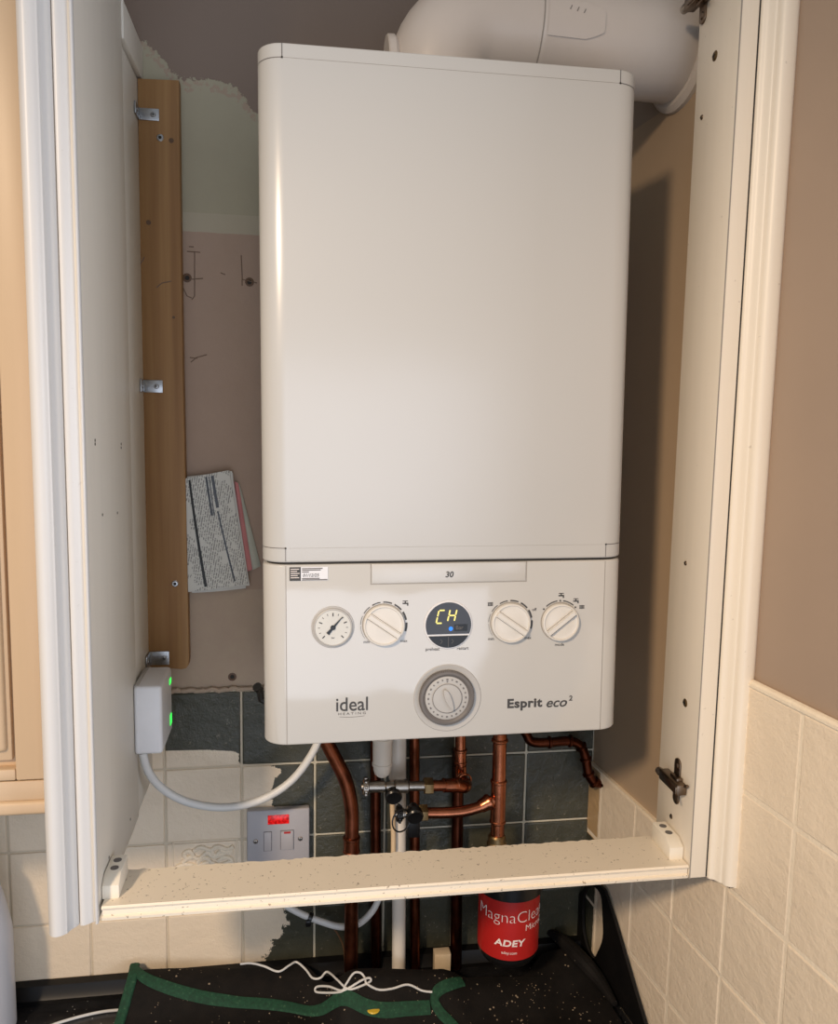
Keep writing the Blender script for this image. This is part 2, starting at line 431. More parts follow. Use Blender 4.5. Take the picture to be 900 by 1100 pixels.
# ================================================================== BOILER
bo = empty('boiler', 'white wall-hung combination boiler with dials and a timer on its lower panel', 'boiler')
bo.rotation_mode = 'XYZ'; bo.rotation_euler = (-.0177, -.007, -.0019)
HW, DP, RC = .1955, .278, .026
def outline(inset=0., y0=0., x=HW, seg=9, depth=DP):
    r = RC; pts = [(-x+inset, depth), ]
    for k in range(seg+1):
        a = PI+(PI/2)*k/seg; pts.append((-x+r+math.cos(a)*(r-inset), y0+r+math.sin(a)*(r-inset)))
    for k in range(seg+1):
        a = 1.5*PI+(PI/2)*k/seg; pts.append((x-r+math.cos(a)*(r-inset), y0+r+math.sin(a)*(r-inset)))
    pts.append((x-inset, depth)); return pts
def shell(mb, z0, z1, ins=.0022, b=.0022, y0=0., x=HW):
    levels = [(z0, ins), (z0+b*.3, ins*.3), (z0+b, 0), (z1-b, 0), (z1-b*.3, ins*.3), (z1, ins)]
    n = None; vs = []; fs = []
    for z, i in levels:
        o = outline(i, y0, x); n = len(o); vs += [(p[0], p[1], z) for p in o]
    for l in range(len(levels)-1):
        for k in range(n):
            k2 = (k+1) % n; fs.append((l*n+k, l*n+k2, (l+1)*n+k2, (l+1)*n+k))
    fs.append(tuple(range(n))[::-1]); fs.append(tuple((len(levels)-1)*n+k for k in range(n)))
    mb.add(vs, fs)
mb = MB(); shell(mb, .1935, .7005); case = mb.build('casing', 'casing', bo, 50)
mb = MB(); shell(mb, 0, .1912); fas = mb.build('control_panel', 'fascia', bo, 50); fas['label'] = 'glossy white lower panel with the dials'
mb = MB(); shell(mb, .004, .69, y0=.003, x=HW-.004); mb.build('chassis', 'dark_seam', bo, 50)
def band(mb, z, h, x0=.1715, off=.00015, side=1):
    o = outline(-off)
    pts = [p for p in o if p[0]*side >= x0-.0005]; pts.sort(key=lambda p: (p[1], -abs(p[0]))) ; pts = [p for p in pts if p[1] < DP]
    pts = [(side*x0, -off)]+pts+[(side*(HW+off), .06)]
    vs = []; fs = []
    for x, y in pts: vs += [(x, y, z-h/2), (x, y, z+h/2)]
    for i in range(len(pts)-1): fs.append((2*i, 2*i+2, 2*i+3, 2*i+1))
    mb.add(vs, fs)
for s_ in (-1, 1):
    sm = MB(); band(sm, .6865, .0009, side=s_); sm.box((s_*.1715-.0004, -.0002, .6865), (s_*.1715+.0004, .002, .6995)); sm.build('corner_seam', 'ink_grey', case, flat=True)
    sm = MB(); band(sm, .2085, .0008, side=s_); sm.box((s_*.1715-.0003, -.0002, .195), (s_*.1715+.0003, .002, .2085)); sm.build('corner_seam', 'ink_grey', case, flat=True)
    for z_ in (.6865, .2085): MB().box((s_*.1715-.0008, -.0004, z_-.0008), (s_*.1715+.0008, .002, z_+.0008)).build('seam_notch', 'dark_seam', case, flat=True)
    MB().box((s_*.1715-.00035, -.0001, .001), (s_*.1715+.00035, .002, .190)).build('side_seam', 'seam', fas, flat=True)
MB().box((-.1715, -.0001, .6863), (.1715, .002, .6867)).build('top_seam', 'seam', case, flat=True)
MB().box((-.168, -.0001, .2083), (.168, .002, .2085)).build('bottom_seam', 'seam', case, flat=True)

def disc(mb, x, z, prof, seg=56): mb.lathe([(p, r) for p, r in prof], (x, 0, z), (0, -1, 0), seg)
def ftext(txt, x, z, parent, mat='ink', width=None, height=None, shear=0., bold=0., y=-.0002, name='lettering', sp=1.):
    vs, fs = text_mesh(txt, width, height, shear, bold, .00015, sp)
    return MB().add([(x+v.x, y-v.z, z+v.y) for v in vs], fs).build(name, mat, parent, flat=True)
# flap with the output figure
fl = MB()
for a, b in (((-.0844, .1695), (-.0838, .191)), ((.0826, .1695), (.0835, .191)), ((-.0844, .1692), (.0835, .1698))):
    fl.box((a[0], -.0003, a[1]), (b[0], .002, b[1]))
flap = MB().box((-.0834, -.0009, .1702), (.0822, .004, .1909), .0008).build('flap', 'casing', bo)
fl.build('flap_edge', 'seam', flap, flat=True)
ftext('30', -.0052, .1755, flap, 'ink', height=.0064, shear=.18, bold=.02, y=-.0011, name='output_figure')
# installation sticker
st = MB().box((-.1676, -.0007, .1748), (-.1562, .001, .1888)).build('sticker', 'ink', bo); st['label'] = 'black and white service sticker'
pp = MB().box((-.1562, -.0006, .1748), (-.1285, .001, .1888)).build('sticker_paper', 'white_plastic', st)
l = MB()
for k, (z, w) in enumerate(((.1873, .021), (.1857, .019), (.1838, .007), (.1770, .018), (.1756, .026))): l.box((-.155, -.0009, z-.0005), (-.155+w, 0, z+.0005))
l.build('print', 'ink_grey', st, flat=True)
ftext('01/12/25', -.154, .1788, st, 'ink', width=.0165, shear=.25, y=-.0008, name='handwriting')
l = MB()
for k in range(5): l.box((-.1665, -.001, .1865-.0022*k), (-.1665+(.0085, .0065, .009, .007, .0085)[k], 0, .1872-.0022*k))
l.build('print', 'white_ink', st, flat=True)

# pressure gauge
gx, gz = -.1235, .1253
mb = MB(); disc(mb, gx, gz, [(-.002, .0222), (.0006, .0222), (.0012, .0214), (.0012, .0205), (.0018, .0202), (.0034, .0198), (.0038, .0188), (.003, .0182)]); ga = mb.build('pressure_gauge', 'grey_plastic', bo)
mb = MB(); disc(mb, gx, gz, [(0, .0183), (.0031, .0183)]); mb.build('dial_face', 'paper', ga)
mb = MB()
def bar(mb, cx, cz, ang, r0, r1, w, y0, y1, w1=None):
    d = Vector((math.cos(ang), 0, math.sin(ang))); n = Vector((-d.z, 0, d.x)); c = Vector((cx, 0, cz)); w1 = w if w1 is None else w1
    q = [c+d*r0-n*w/2, c+d*r1-n*w1/2, c+d*r1+n*w1/2, c+d*r0+n*w/2]
    mb.prism([Vector((p.x, -y0, p.z)) for p in q], (0, -(y1-y0), 0))
for k in range(13):
    a = math.radians(225-270*k/12); bar(mb, gx, gz, a, .0135 if k % 3 else .0120, .0155, .0005 if k % 3 else .0011, .003, .0034)
mb.build('dial_marks', 'ink', ga, flat=True)
mb = MB(); bar(mb, gx, gz, math.radians(49), 0, .0150, .0024, .0034, .0040, .0004); bar(mb, gx, gz, math.radians(229), 0, .0085, .002, .0034, .0040, .0036); disc(mb, gx, gz, [(.0034, .0027), (.0045, .0022)], 20)
mb.build('needle', 'black_plastic', ga, flat=True)
ftext('bar', gx-.0016, gz-.0115, ga, 'ink', width=.0034, y=-.0032)

# control knobs
def knob(cx, cz, r, ang, lab):
    mb = MB(); disc(mb, cx, cz, [(-.002, r), (.0045, r), (.0058, r-.0006), (.0062, r-.002), (.0048, r-.0026), (.0044, r-.006), (.0052, .011), (.0052, .0005)])
    k = mb.build('knob', 'knob', bo); k['label'] = lab
    g = MB(); bar(g, cx, cz, ang, -(r-.0022), r-.0022, .0066, .003, .0068); bar(g, cx, cz, ang, -(r-.0025), r-.0025, .0042, .006, .0092, .0042); g.build('grip', 'knob', k, flat=True)
    e = MB(); disc(e, cx, cz, [(-.001, r+.0008), (.0008, r+.0008), (.0008, r-.0004)]); e.build('bezel', 'seam', k)
    d = Vector((math.cos(ang), 0, math.sin(ang))); n = Vector((-d.z, 0, d.x))
    e = MB()
    for s in (-1, 1):
        c = Vector((cx, 0, cz))+n*s*.0034; q = [c-d*(r-.003)-n*.0002, c+d*(r-.003)-n*.0002, c+d*(r-.003)+n*.0002, c-d*(r-.003)+n*.0002]
        e.prism([Vector((p.x, -.0069, p.z)) for p in q], (0, -.0002, 0))
    e.build('grip_line', 'ink_grey', k, flat=True)
    return k
K1, K2, K3 = (-.0705, .1262), (.0664, .1250), (.1217, .1243)
k1 = knob(K1[0], K1[1], .0218, math.radians(-35), 'left control knob beside the gauge')
k2 = knob(K2[0], K2[1], .0215, math.radians(-35), 'middle control knob right of the display')
k3 = knob(K3[0], K3[1], .0206, math.radians(38), 'rightmost control knob turned to upper right')
def arcdash(mb, cx, cz, r, a0, a1, w, n=6):
    vs = []; fs = []
    for i in range(n+1):
        a = math.radians(a0+(a1-a0)*i/n)
        for rr in (r-w/2, r+w/2): vs.append((cx+math.cos(a)*rr, -.00025, cz+math.sin(a)*rr))
    for i in range(n): fs.append((2*i, 2*i+1, 2*i+3, 2*i+2))
    mb.add(vs, fs)
def tap(mb, x, z, s=1.):
    mb.box((x-.003*s, -.0003, z+.0026*s), (x+.0026*s, 0, z+.0034*s)); mb.box((x-.0008*s, -.0003, z), (x+.0004*s, 0, z+.003*s))
    mb.box((x-.0032*s, -.0003, z-.0002*s), (x+.0022*s, 0, z+.0012*s)); mb.box((x+.0016*s, -.0003, z-.0020*s), (x+.0030*s, 0, z+.0012*s))
def rad(mb, x, z):
    for k in range(4): mb.box((x-.0024+.0014*k, -.0003, z-.002), (x-.0024+.0014*k+.0008, 0, z+.002))
    mb.box((x-.0028, -.0003, z+.0010), (x+.0030, 0, z+.0015)); mb.box((x-.0028, -.0003, z-.0015), (x+.0030, 0, z-.001))
for (cx, cz), r, ta, ra in ((K1, .0242, (-.0475, .1480), None), (K2, .0239, None, (.0440, .1455))):
    mk = MB()
    for i in range(7):
        a0 = 178-29*i; arcdash(mk, cx, cz, r, a0, a0-22, .0005+.0003*i)
    arcdash(mk, cx, cz, r, 215, 182, .0003)
    if ta: tap(mk, *ta)
    if ra: rad(mk, *ra)
    mk.build('dial_scale', 'ink', fas, flat=True)
mk = MB()
arcdash(mk, *K3, .0232, 132, 98, .0012); arcdash(mk, *K3, .0232, 82, 50, .0012)
for a in (142, 90, 42): disc(mk, K3[0]+.0232*math.cos(math.radians(a)), K3[1]+.0232*math.sin(math.radians(a)), [(0, .001), (.0003, .001)], 12)
tap(mk, .1228, .1525); tap(mk, .1395, .1462); rad(mk, .1462, .1400)
mk.build('dial_scale', 'ink', fas, flat=True)
ftext('min', -.0915, .1070, fas, 'ink', width=.0062); ftext('max', -.0525, .1070, fas, 'ink', width=.0072)
ftext('min', .0425, .1062, fas, 'ink', width=.0062); ftext('max', .0828, .1062, fas, 'ink', width=.0072)
ftext('off', .0905, .1370, fas, 'ink', width=.0048); ftext('mode', .1170, .0975, fas, 'ink', width=.0102)
ftext('preheat', -.0255, .0968, fas, 'ink', width=.0150); ftext('restart', .0085, .0968, fas, 'ink', width=.0125)

# display
dx, dz = -.0015, .1244
mb = MB(); disc(mb, dx, dz, [(-.002, .0262), (.0008, .0262), (.0016, .0254), (.0016, .0248)]); dsp = mb.build('display', 'white_plastic', bo)
mb = MB()
def seg_disc(mb, cx, cz, r, zc, up, y0, y1):
    a0 = math.asin((zc-cz)/r); pts = []
    rng = (a0, PI-a0) if up else (PI-a0, 2*PI+a0)
    for k in range(33):
        a = rng[0]+(rng[1]-rng[0])*k/32; pts.append(Vector((cx+r*math.cos(a), -y0, cz+r*math.sin(a))))
    mb.prism(pts, (0, -(y1-y0), 0))
seg_disc(mb, dx, dz, .0245, dz-.0098, True, 0, .0021); scr = mb.build('screen', 'black_gloss', dsp, flat=True)
mb = MB(); seg_disc(mb, dx, dz, .0245, dz-.0117, False, 0, .0024); bt = mb.build('buttons', 'black_plastic', dsp, flat=True)
mb = MB()
for s in (-1, 1): 
    for q in range(2): bar(mb, dx-.0015+s*.006, dz-.0175+(.0012 if q else -.0012), math.radians(45 if q == 0 else -45), -.0016, .0016, .0004, .0024, .0026)
mb.box((dx-.0002, -.0026, dz-.0236), (dx+.0002, -.002, dz-.0125)); mb.build('button_marks', 'ink_grey', dsp, flat=True)
mb = MB(); sh = .22
def seg7(mb, x, z, h, w, which):
    t_ = .0015; P = {'a': (0, h, w, h), 'd': (0, 0, w, 0), 'g': (0, h/2, w, h/2), 'f': (0, h/2, 0, h), 'e': (0, 0, 0, h/2), 'b': (w, h/2, w, h), 'c': (w, 0, w, h/2)}
    for c in which:
        x0, z0, x1, z1 = P[c]; p0 = Vector((x+x0+z0*sh, 0, z+z0)); p1 = Vector((x+x1+z1*sh, 0, z+z1)); d = (p1-p0); L = d.length; d.normalize(); n = Vector((-d.z, 0, d.x))
        p0 = p0+d*.0008; p1 = p1-d*.0008
        q = [p0-n*t_/2, p1-n*t_/2, p1+d*.0004, p1+n*t_/2, p0+n*t_/2, p0-d*.0004]
        mb.prism([Vector((p.x, -.0022, p.z)) for p in q], (0, -.0003, 0))
seg7(mb, dx-.0135, dz+.0023, .0138, .0066, 'adef'); seg7(mb, dx-.0012, dz+.0040, .0128, .0072, 'bcefg')
mb.build('digits', 'led_yellow', dsp, flat=True)
mb = MB(); disc(mb, dx+.0025, dz-.0040, [(.0018, .0023), (.0027, .0020)], 20); mb.build('flame_lamp', 'led_blue', dsp)
mb = MB(); mb.box((dx+.0062, -.0023, dz-.0068), (dx+.0205, -.002, dz+.0005)); mb.build('legend_strip', 'black_plastic', dsp, flat=True)
ftext('Bar', dx+.008, dz-.0048, dsp, 'ink_grey', width=.008, y=-.0025)

# mechanical timer
tx, tz = -.0025, .0455
mb = MB(); disc(mb, tx+.0012, tz-.001, [(-.001, .0368), (.0005, .0368), (.0012, .0360), (.0008, .0345), (.0003, .0310)]); tm = mb.build('timer', 'grey_plastic', bo); tm['label'] = 'round grey mechanical timer dial'
mb = MB(); N = 96; vs = []; fs = []
for i in range(N*2):
    a = PI*i/N; r = .0303 if i % 2 else .0294; r2 = .0262 if i % 2 else .0268
    for y_, rr in ((0, r), (.0042, r), (.0055, r-.0012), (.0060, r2), (.0042, .0240), (.0036, .0235)): vs.append((tx+rr*math.cos(a), -y_, tz+rr*math.sin(a)))
n6 = 6
for i in range(N*2):
    j = (i+1) % (N*2)
    for k in range(n6-1): fs.append((i*n6+k, i*n6+k+1, j*n6+k+1, j*n6+k))
mb.add(vs, fs); mb.build('tappet_ring', 'ink_grey', tm, 25)
mb = MB(); disc(mb, tx, tz, [(0, .0238), (.0040, .0236), (.0044, .0228), (.0046, .0168), (.0054, .0160), (.0056, .0150), (.0056, .0003)]); dl = mb.build('dial_face', 'grey_plastic', tm)
mb = MB()
for k in range(24): bar(mb, tx, tz, 2*PI*k/24, .0196, .0212, .0014 if k % 2 else .0022, .0044, .0048)
disc(mb, tx, tz+.0182, [(.0045, .0009), (.005, .0009)], 10); mb.build('hour_marks', 'ink_grey', tm, flat=True)
mb = MB(); arcdash(mb, tx, tz, .0158, 0, 360, .0006, 48); o = mb.build('dial_ring', 'ink_grey', tm, flat=True); o.location = (0, -.0056, 0)
mb = MB()
a = math.radians(-68); d = Vector((math.cos(a), 0, math.sin(a))); n = Vector((-d.z, 0, d.x)); c = Vector((tx+.0012, 0, tz-.001)); pts = []
for k in range(24):
    g = 2*PI*k/24; pts.append(c+d*.0125*math.cos(g)+n*.0034*math.sin(g)*(1-.25*math.cos(g)))
mb.prism([Vector((p.x, -.005, p.z)) for p in pts], (0, -.0045, 0), .0008); mb.build('pointer', 'grey_plastic', tm)
# lettering on the panel
ftext('ideal', -.1203, .0345, fas, 'ink', width=.0335, height=.0148, bold=.008, name='logo')
ftext('HEATING', -.1180, .0305, fas, 'ink_grey', width=.029, height=.0025, name='logo', sp=1.5)
mb = MB(); arcdash(mb, -.1035, .1288, .101, -97.5, -82.5, .0004, 12); mb.build('logo', 'ink_grey', fas, flat=True)
e1 = ftext('Esprit', .0650, .0268, fas, 'ink', width=.0392, height=.0135, bold=.036, sp=1.08, name='model_name')
ftext('eco', .1090, .0290, fas, 'ink', width=.0235, height=.0074, shear=.28, bold=.014, name='model_name')
ftext('2', .1345, .0355, fas, 'ink', height=.0058, shear=.1, bold=.02, name='model_name')
MB().box((-.16, .27, .56), (.16, .3195, .63), .002).build('mounting_plate', 'steel', bo); MB().box((-.15, .27, .04), (.15, .309, .07), .002).build('spacer', 'steel', bo)
# drain spigot low on the left side
mb = MB(); p0 = Vector((-.196, .10, .018)); mb.tube([p0+Vector((.004, 0, -.006)), p0+Vector((-.006, 0, .000)), p0+Vector((-.0075, -.004, .012))], .0042, 10); mb.tube([p0+Vector((-.0075, -.002, .012)), p0+Vector((-.0105, -.006, .017))], .0055, 10)
mb.build('side_catch', 'black_plastic', bo)

# ================================================================== FLUE
fl = empty('flue_pipe', 'white flue pipe curving off the boiler top and through the right wall', 'flue', (.03, .15, .70))
R_ = .0575; cy = .16; cz = .7955
el = MB(); cen = Vector((.0, cy, cz))
path = [Vector((.0, cy, .699))]+[Vector((.06-.06*math.cos(a), cy, cz-.06+.06*math.sin(a))) for a in [PI/2*k/10 for k in range(11)]]+[Vector((.112, cy, cz))]
el.tube(path, [R_]*2+[R_]*10+[R_], 40); e_ = el.build('elbow', 'flue', fl)
du = MB(); du.lathe([(0, R_+.0012), (.003, R_+.0018), (.006, R_+.0012), (.04, R_+.001), (.205, R_+.001)], (.1115, cy, cz), (1, -.0, -.02), 44); du.build('duct', 'flue', fl)
sm = MB(); sm.lathe([(0, R_+.0016), (.0012, R_+.0016)], (.1105, cy, cz), (1, 0, -.02), 44); sm.build('joint_line', 'seam', fl)
co_ = MB(); co_.lathe([(0, .064), (.018, .064), (.02, .060)], (.0, cy, .6990), (0, 0, 1), 40); co_.build('collar', 'flue', fl)
fg = MB(); fg.lathe([(0, .034), (.0015, .0355), (.0085, .0355), (.010, .034), (.02, .024), (.045, .022)], py(415, 62, cy)+Vector((.0, 0, -.012)), (1, 0, .05), 30); fg.build('test_cap', 'flue', fl)
lb = MB()
c = Vector((.1115, cy, cz)); vs = []; fs = []
def onduct(x, ang, off): return Vector((c.x+x, cy-math.cos(ang)*(R_+off), cz-.02*x+math.sin(ang)*(R_+off)))
a0, a1 = -.42, .22; nn = 14
def labf(u, v):
    x = .004+.066*u; hh = a0+(a1-a0)*v; cut = .022*max(0, abs(v-.5)*2-.55)**1.3/.37 if u > .5 else 0
    return onduct(min(x, .070-cut), hh, .0024)
lb.grid(labf, 10, nn); lb.build('moulded_plate', 'flue', fl)
tx_ = MB()
for k in range(3):
    tx_.tube([onduct(.028+.008*k, .05-.02*k, .0026), onduct(.030+.008*k, .12-.02*k, .0026)], .0007, 6)
tx_.build('moulded_marks', 'seam', fl)
wsx = MB(); q = rw(cy, .788, 0); wsx.lathe([(0, .0665), (.006, .0655), (.011, .0595)], q, NR, 44); wsx.build('wall_seal', 'flue', fl)
under(fl)

# ================================================================== CUPBOARD AROUND THE BOILER
XL, XR, YF, ZB = -.357, .2715, -.03, -.163
cab = empty('boiler_cupboard', 'doorless cream cupboard frame round the boiler with moulded front posts', 'cupboard', (0, .05, ZB))
ZT = 1.05
p = MB(); p.box((XL-.016, YF, ZB), (XL, .187, ZT), .0008); pan = p.build('side_panel', 'panel', cab)
p = MB(); p.box((XL-.016, .1885, ZB), (XL-.0025, W-.001, .7595), .0006); p.build('rear_panel', 'panel', cab)
p = MB(); p.box((XL-.016, .1885, .763), (XL+.002, W-.001, .805), .0006); p.build('top_rail', 'panel', cab)
# screw holes in the left panel
p = MB()
for q in [(102, 473), (102, 477), (130, 477), (130, 481), (110, 553), (126, 551), (140, 880), (117, 921), (118, 925)]:
    c = px(*q, XL); p = MB(); p.lathe([(-.0005, .0016), (.0003, .0016)], c, (1, 0, 0), 10); p.build('screw_hole', 'dark_seam', pan)
# right board with hinge plates
p = MB(); p.box((XR, YF, ZB), (XR+.020, .056, ZT), .0008); pr_ = p.build('side_panel', 'cream', cab)
# pilasters: section read from the cut lower ends
def pilaster(pxs, back, x1=None):
    P = [pz(x, y, ZB) for x, y in pxs]
    P = smooth(P, 4)
    return P
def swept(P, yb, mat, name, z0=ZB):
    poly = [Vector((q.x, q.y, z0)) for q in P]+[Vector((P[-1].x, yb, z0)), Vector((P[0].x, yb, z0))]
    mb = MB(); n = len(poly); vs = []; 
    for z in (z0, ZT):
        vs += [(q.x, q.y, z) for q in poly]
    fs = [(k, (k+1) % n, n+(k+1) % n, n+k) for k in range(n)]+[tuple(range(n))[::-1], tuple(range(n, 2*n))]
    mb.add(vs, fs); return mb.build(name, mat, cab, 28)
P = [Vector((-.4005, -.036, 0)), Vector((-.3998, -.0430, 0)), Vector((-.3965, -.0485, 0)), Vector((-.392, -.0505, 0)), Vector((-.387, -.0490, 0)), Vector((-.3835, -.0462, 0)), Vector((-.3822, -.0452, 0)), Vector((-.3812, -.0425, 0)), Vector((-.379, -.0385, 0)), Vector((-.3765, -.0355, 0)), Vector((-.3745, -.0320, 0))]
swept(smooth(P, 3), .0, 'white_paint', 'front_post')
P = [Vector((-.3737, -.0325, 0)), Vector((-.3725, -.0345, 0)), Vector((-.369, -.0345, 0)), Vector((-.3645, -.0318, 0)), Vector((-.3615, -.0300, 0)), Vector((-.3595, -.0300, 0)), Vector((-.3592, -.0330, 0)), Vector((-.3578, -.0345, 0)), Vector((-.3563, -.0330, 0)), Vector((-.3562, -.030, 0))]
swept(smooth(P, 3), YF+.0006, 'white_paint', 'edge_strip')
xr = rw(-.046, 0).x
P = [Vector((XR+.0212, -.031, 0)), Vector((XR+.0222, -.0335, 0)), Vector((XR+.0265, -.036, 0)), Vector((XR+.030, -.042, 0)), Vector((XR+.0315, -.0435, 0)), Vector((XR+.033, -.0485, 0)), Vector((XR+.037, -.0515, 0)), Vector((XR+.043, -.0520, 0)), Vector((XR+.049, -.0505, 0)), Vector((XR+.0525, -.0465, 0)), Vector((xr-.0005, -.043, 0))]
swept(smooth(P, 3), -.01, 'cream', 'front_post')
p = MB(); p.box((XR+.0202, YF-.0002, ZB+.001), (XR+.0213, YF+.01, ZT)); p.build('shadow_gap', 'dark_seam', pr_)
p = MB()
p.box((XR+.0002, YF-.0006, ZB), (XR+.0012, YF+.001, ZT)); p.build('edging', 'seam', pr_)
# bottom rail (ragged sawn rear edge, beaded front edge)
zt = -.148; zb = -.1635; vs = []; fs = []; N = 130
prof = None
xa, xb = XL+.003, XR-.001
def section(x, yb):
    f = YF
    return [(yb, zt), (f+.004, zt), (f+.0012, zt+.0003), (f-.0006, zt-.0014), (f+.0004, zt-.0034), (f+.0032, zt-.0042), (f+.0026, zt-.0098), (f+.0030, zt-.0104), (f, zt-.0118), (f+.0008, zt-.0150), (f+.003, zb), (yb, zb)]
for i in range(N+1):
    x = xa+(xb-xa)*i/N; yb = .037+random.uniform(-.0012, .0012)
    sec = section(x, yb); vs += [(x, a, b) for a, b in sec]
ns = 12
for i in range(N):
    for k in range(ns):
        k2 = (k+1) % ns; fs.append((i*ns+k, i*ns+k2, (i+1)*ns+k2, (i+1)*ns+k))
fs.append(tuple(range(ns))); fs.append(tuple(N*ns+k for k in range(ns))[::-1])
rail = MB().add(vs, fs).build('bottom_rail', 'shelf', cab, 40)
# corner joint blocks
def block(x0, x1):
    mb = MB(); yb, yf = .030, -.016
    poly = [Vector((x0, yf, zt)), Vector((x0, yb, zt)), Vector((x0, yb, zt+.021)), Vector((x0, yf+.012, zt+.021)), Vector((x0, yf, zt+.014))]
    mb.prism(poly, (x1-x0, 0, 0), .0012); b = mb.build('joint_block', 'block', cab)
    h = MB()
    for yy in (.020, .005): h.lathe([(0, .0042), (.0008, .0042)], ((x0+x1)/2, yy, zt+.0206), (0, 0, 1), 16)
    h.build('screw_recess', 'ink_grey', b); return b
block(XL+.0005, XL+.0175); block(XR-.0175, XR-.0005)
# dust and screws on the right board
def screw(mb, c, n, r): 
    mb.lathe([(-.001, r), (.0004, r), (.0012, r*.75), (.0014, r*.2)], c, n, 16)
def slot(mb, c, n, r, off=.0014):
    n = Vector(n); u = Vector((0, 0, 1)) if abs(n.z) < .9 else Vector((1, 0, 0)); v = n.cross(u)
    for d in (u, v):
        e = n.cross(d); q = [c+n*off-d*r*.6-e*r*.1, c+n*off+d*r*.6-e*r*.1, c+n*off+d*r*.6+e*r*.1, c+n*off-d*r*.6+e*r*.1]; mb.prism(q, n*.0003)
for q, r in (((768, 60), .0052), ((736, 755), .0048), ((754, 126), .0026), ((736.5, 605), .0026), ((721, 877), .0030)):
    c = px(*q, XR); a = MB(); screw(a, c, (-1, 0, 0), r); s_ = a.build('screw', 'brass' if r > .004 else 'old_steel', pr_)
    b = MB(); slot(b, c, (-1, 0, 0), r); b.build('screw_slot', 'dark_seam', s_, flat=True)
def hinge(pc):
    c = px(*pc, XR); root = None
    b = MB(); N_ = 20
    pts = []
    for sgn in (1, -1):
        for k in range(9):
            a_ = PI*k/8; pts.append(Vector((c.x, c.y+.0068*math.cos(a_)*sgn, c.z+sgn*(.0205+.0068*math.sin(a_)))))
    b.prism(pts, (-.0022, 0, 0), .0006); root = b.build('hinge_plate', 'old_steel', pr_)
    for s in (1, -1):
        a = MB(); screw(a, Vector((c.x-.0022, c.y, c.z+s*.019)), (-1, 0, 0), .0042); a.build('hinge_screw', 'old_steel', root)
    d = MB(); d.box((c.x-.013, c.y-.024, c.z-.0062), (c.x-.001, c.y+.022, c.z+.0062), .0015)
    d.box((c.x-.0145, c.y-.0235, c.z-.0042), (c.x-.012, c.y+.012, c.z+.0042), .0008)
    d.box((c.x-.0085, c.y-.014, c.z-.0095), (c.x-.001, c.y+.004, c.z+.0095), .0015); d.build('hinge_arm', 'old_steel', root)
    e = MB(); e.lathe([(0, .0042), (.004, .0050), (.009, .0046), (.011, .003)], (c.x-.009, c.y+.021, c.z), (0, 1, .0), 16); e.build('adjusting_screw', 'chrome', root)
    e = MB(); e.tube([(c.x-.012, c.y-.018, c.z-.003), (c.x-.016, c.y-.031, c.z-.009)], .0014, 8); e.tube([(c.x-.004, c.y-.022, c.z+.004), (c.x-.004, c.y-.030, c.z+.008)], .0018, 8); e.build('clip_tongue', 'old_steel', root)
hinge((728, 839)); hinge((757, -3))
under(cab)

# ================================================================== NEIGHBOUR CABINET
nb = empty('wall_cabinet', 'peach wall cabinet at the left edge with a raised panel door', 'cabinet', (-.65, .1, -.062))
YN = .0
p = MB(); p.box((-.95, YN+.02, -.045), (-.4075, W-.001, 1.05), .001); p.build('carcass', 'peach', nb)
p = MB(); p.box((-.95, YN-.002, -.062), (-.4065, YN+.022, -.0475), .004, 3); p.box((-.95, YN+.002, -.0475), (-.4065, YN+.02, -.027), .001); p.build('light_rail', 'peach', nb)
d = MB()
xs_ = [(-.439)]
d.box((-.439, YN, -.0255), (-.4085, YN+.019, 1.05), .002); d.box((-.95, YN, -.0255), (-.439, YN+.019, -.0135), .002); d.box((-.95, YN+.011, -.0135), (-.439, YN+.019, 1.05)); dr = d.build('door', 'peach', nb)
d = MB(); d.box((-.95, YN-.001, .004), (-.4465, YN+.0115, 1.05), .005, 3); d.box((-.95, YN+.004, -.006), (-.4425, YN+.0115, 1.05), .002); d.build('raised_panel', 'peach', dr)
under(nb)

# ================================================================== BATTEN AND BRACKETS
bt = empty('timber_batten', 'upright bare pine batten screwed to the wall left of the boiler', 'batten', (-.333, W, 0))
yb = W-.019
TL = py(148, 84, yb); TRr = py(192, 86, yb); BR = py(203, 719, yb); BL = py(158, 716, yb)
mb = MB(); vs = []; fs = []; N = 40
poly = []
L_ = [py(147.5, 84, yb), py(150, 240, yb), py(153, 400, yb), py(155.5, 560, yb), py(158.5, 716, yb)]
Rr = [py(192, 86, yb), py(194, 240, yb), py(196.5, 400, yb), py(200, 560, yb), py(203, 708, yb)]
L_ = smooth(L_, 5); Rr = smooth(Rr, 5)
br = py(203, 719, yb)
poly = L_+[Vector((br.x-.010, yb, br.z)), Vector((br.x-.004, yb, br.z+.0015)), Vector((br.x-.0005, yb, br.z+.006))]+Rr[::-1]
mb.prism([Vector((q.x, yb, q.z)) for q in poly], (0, .0185, 0), .001); bat = mb.build('board', 'pine', bt)
for q, r in (((172, 148), .0045), ((188, 627), .0045)):
    c = py(*q, yb); a = MB(); screw(a, c, (0, -1, 0), r); s_ = a.build('screw', 'steel', bt); b = MB(); b.lathe([(.001, r*.5), (.0016, r*.45)], c, (0, -1, 0), 10); b.build('screw_recess', 'dark_seam', s_)
for q, r in (((159.5, 239), .0032), ((186.5, 341), .0018), ((184, 151), .0032)):
    c = py(*q, yb); kn = MB(); kn.lathe([(-.001, r*.9), (.0002, r)], c, (0, -1, 0), 12); kn.build('knot', 'brown_wire', bt)
for l_ in ([(168, 309), (174, 304), (184, 302)], [(150, 285), (153, 280), (155, 276)]):
    mk_ = MB(); mk_.tube([py(*q, yb) for q in l_], .0007, 6); mk_.build('pencil_mark', 'scuff', bt)
under(bt)
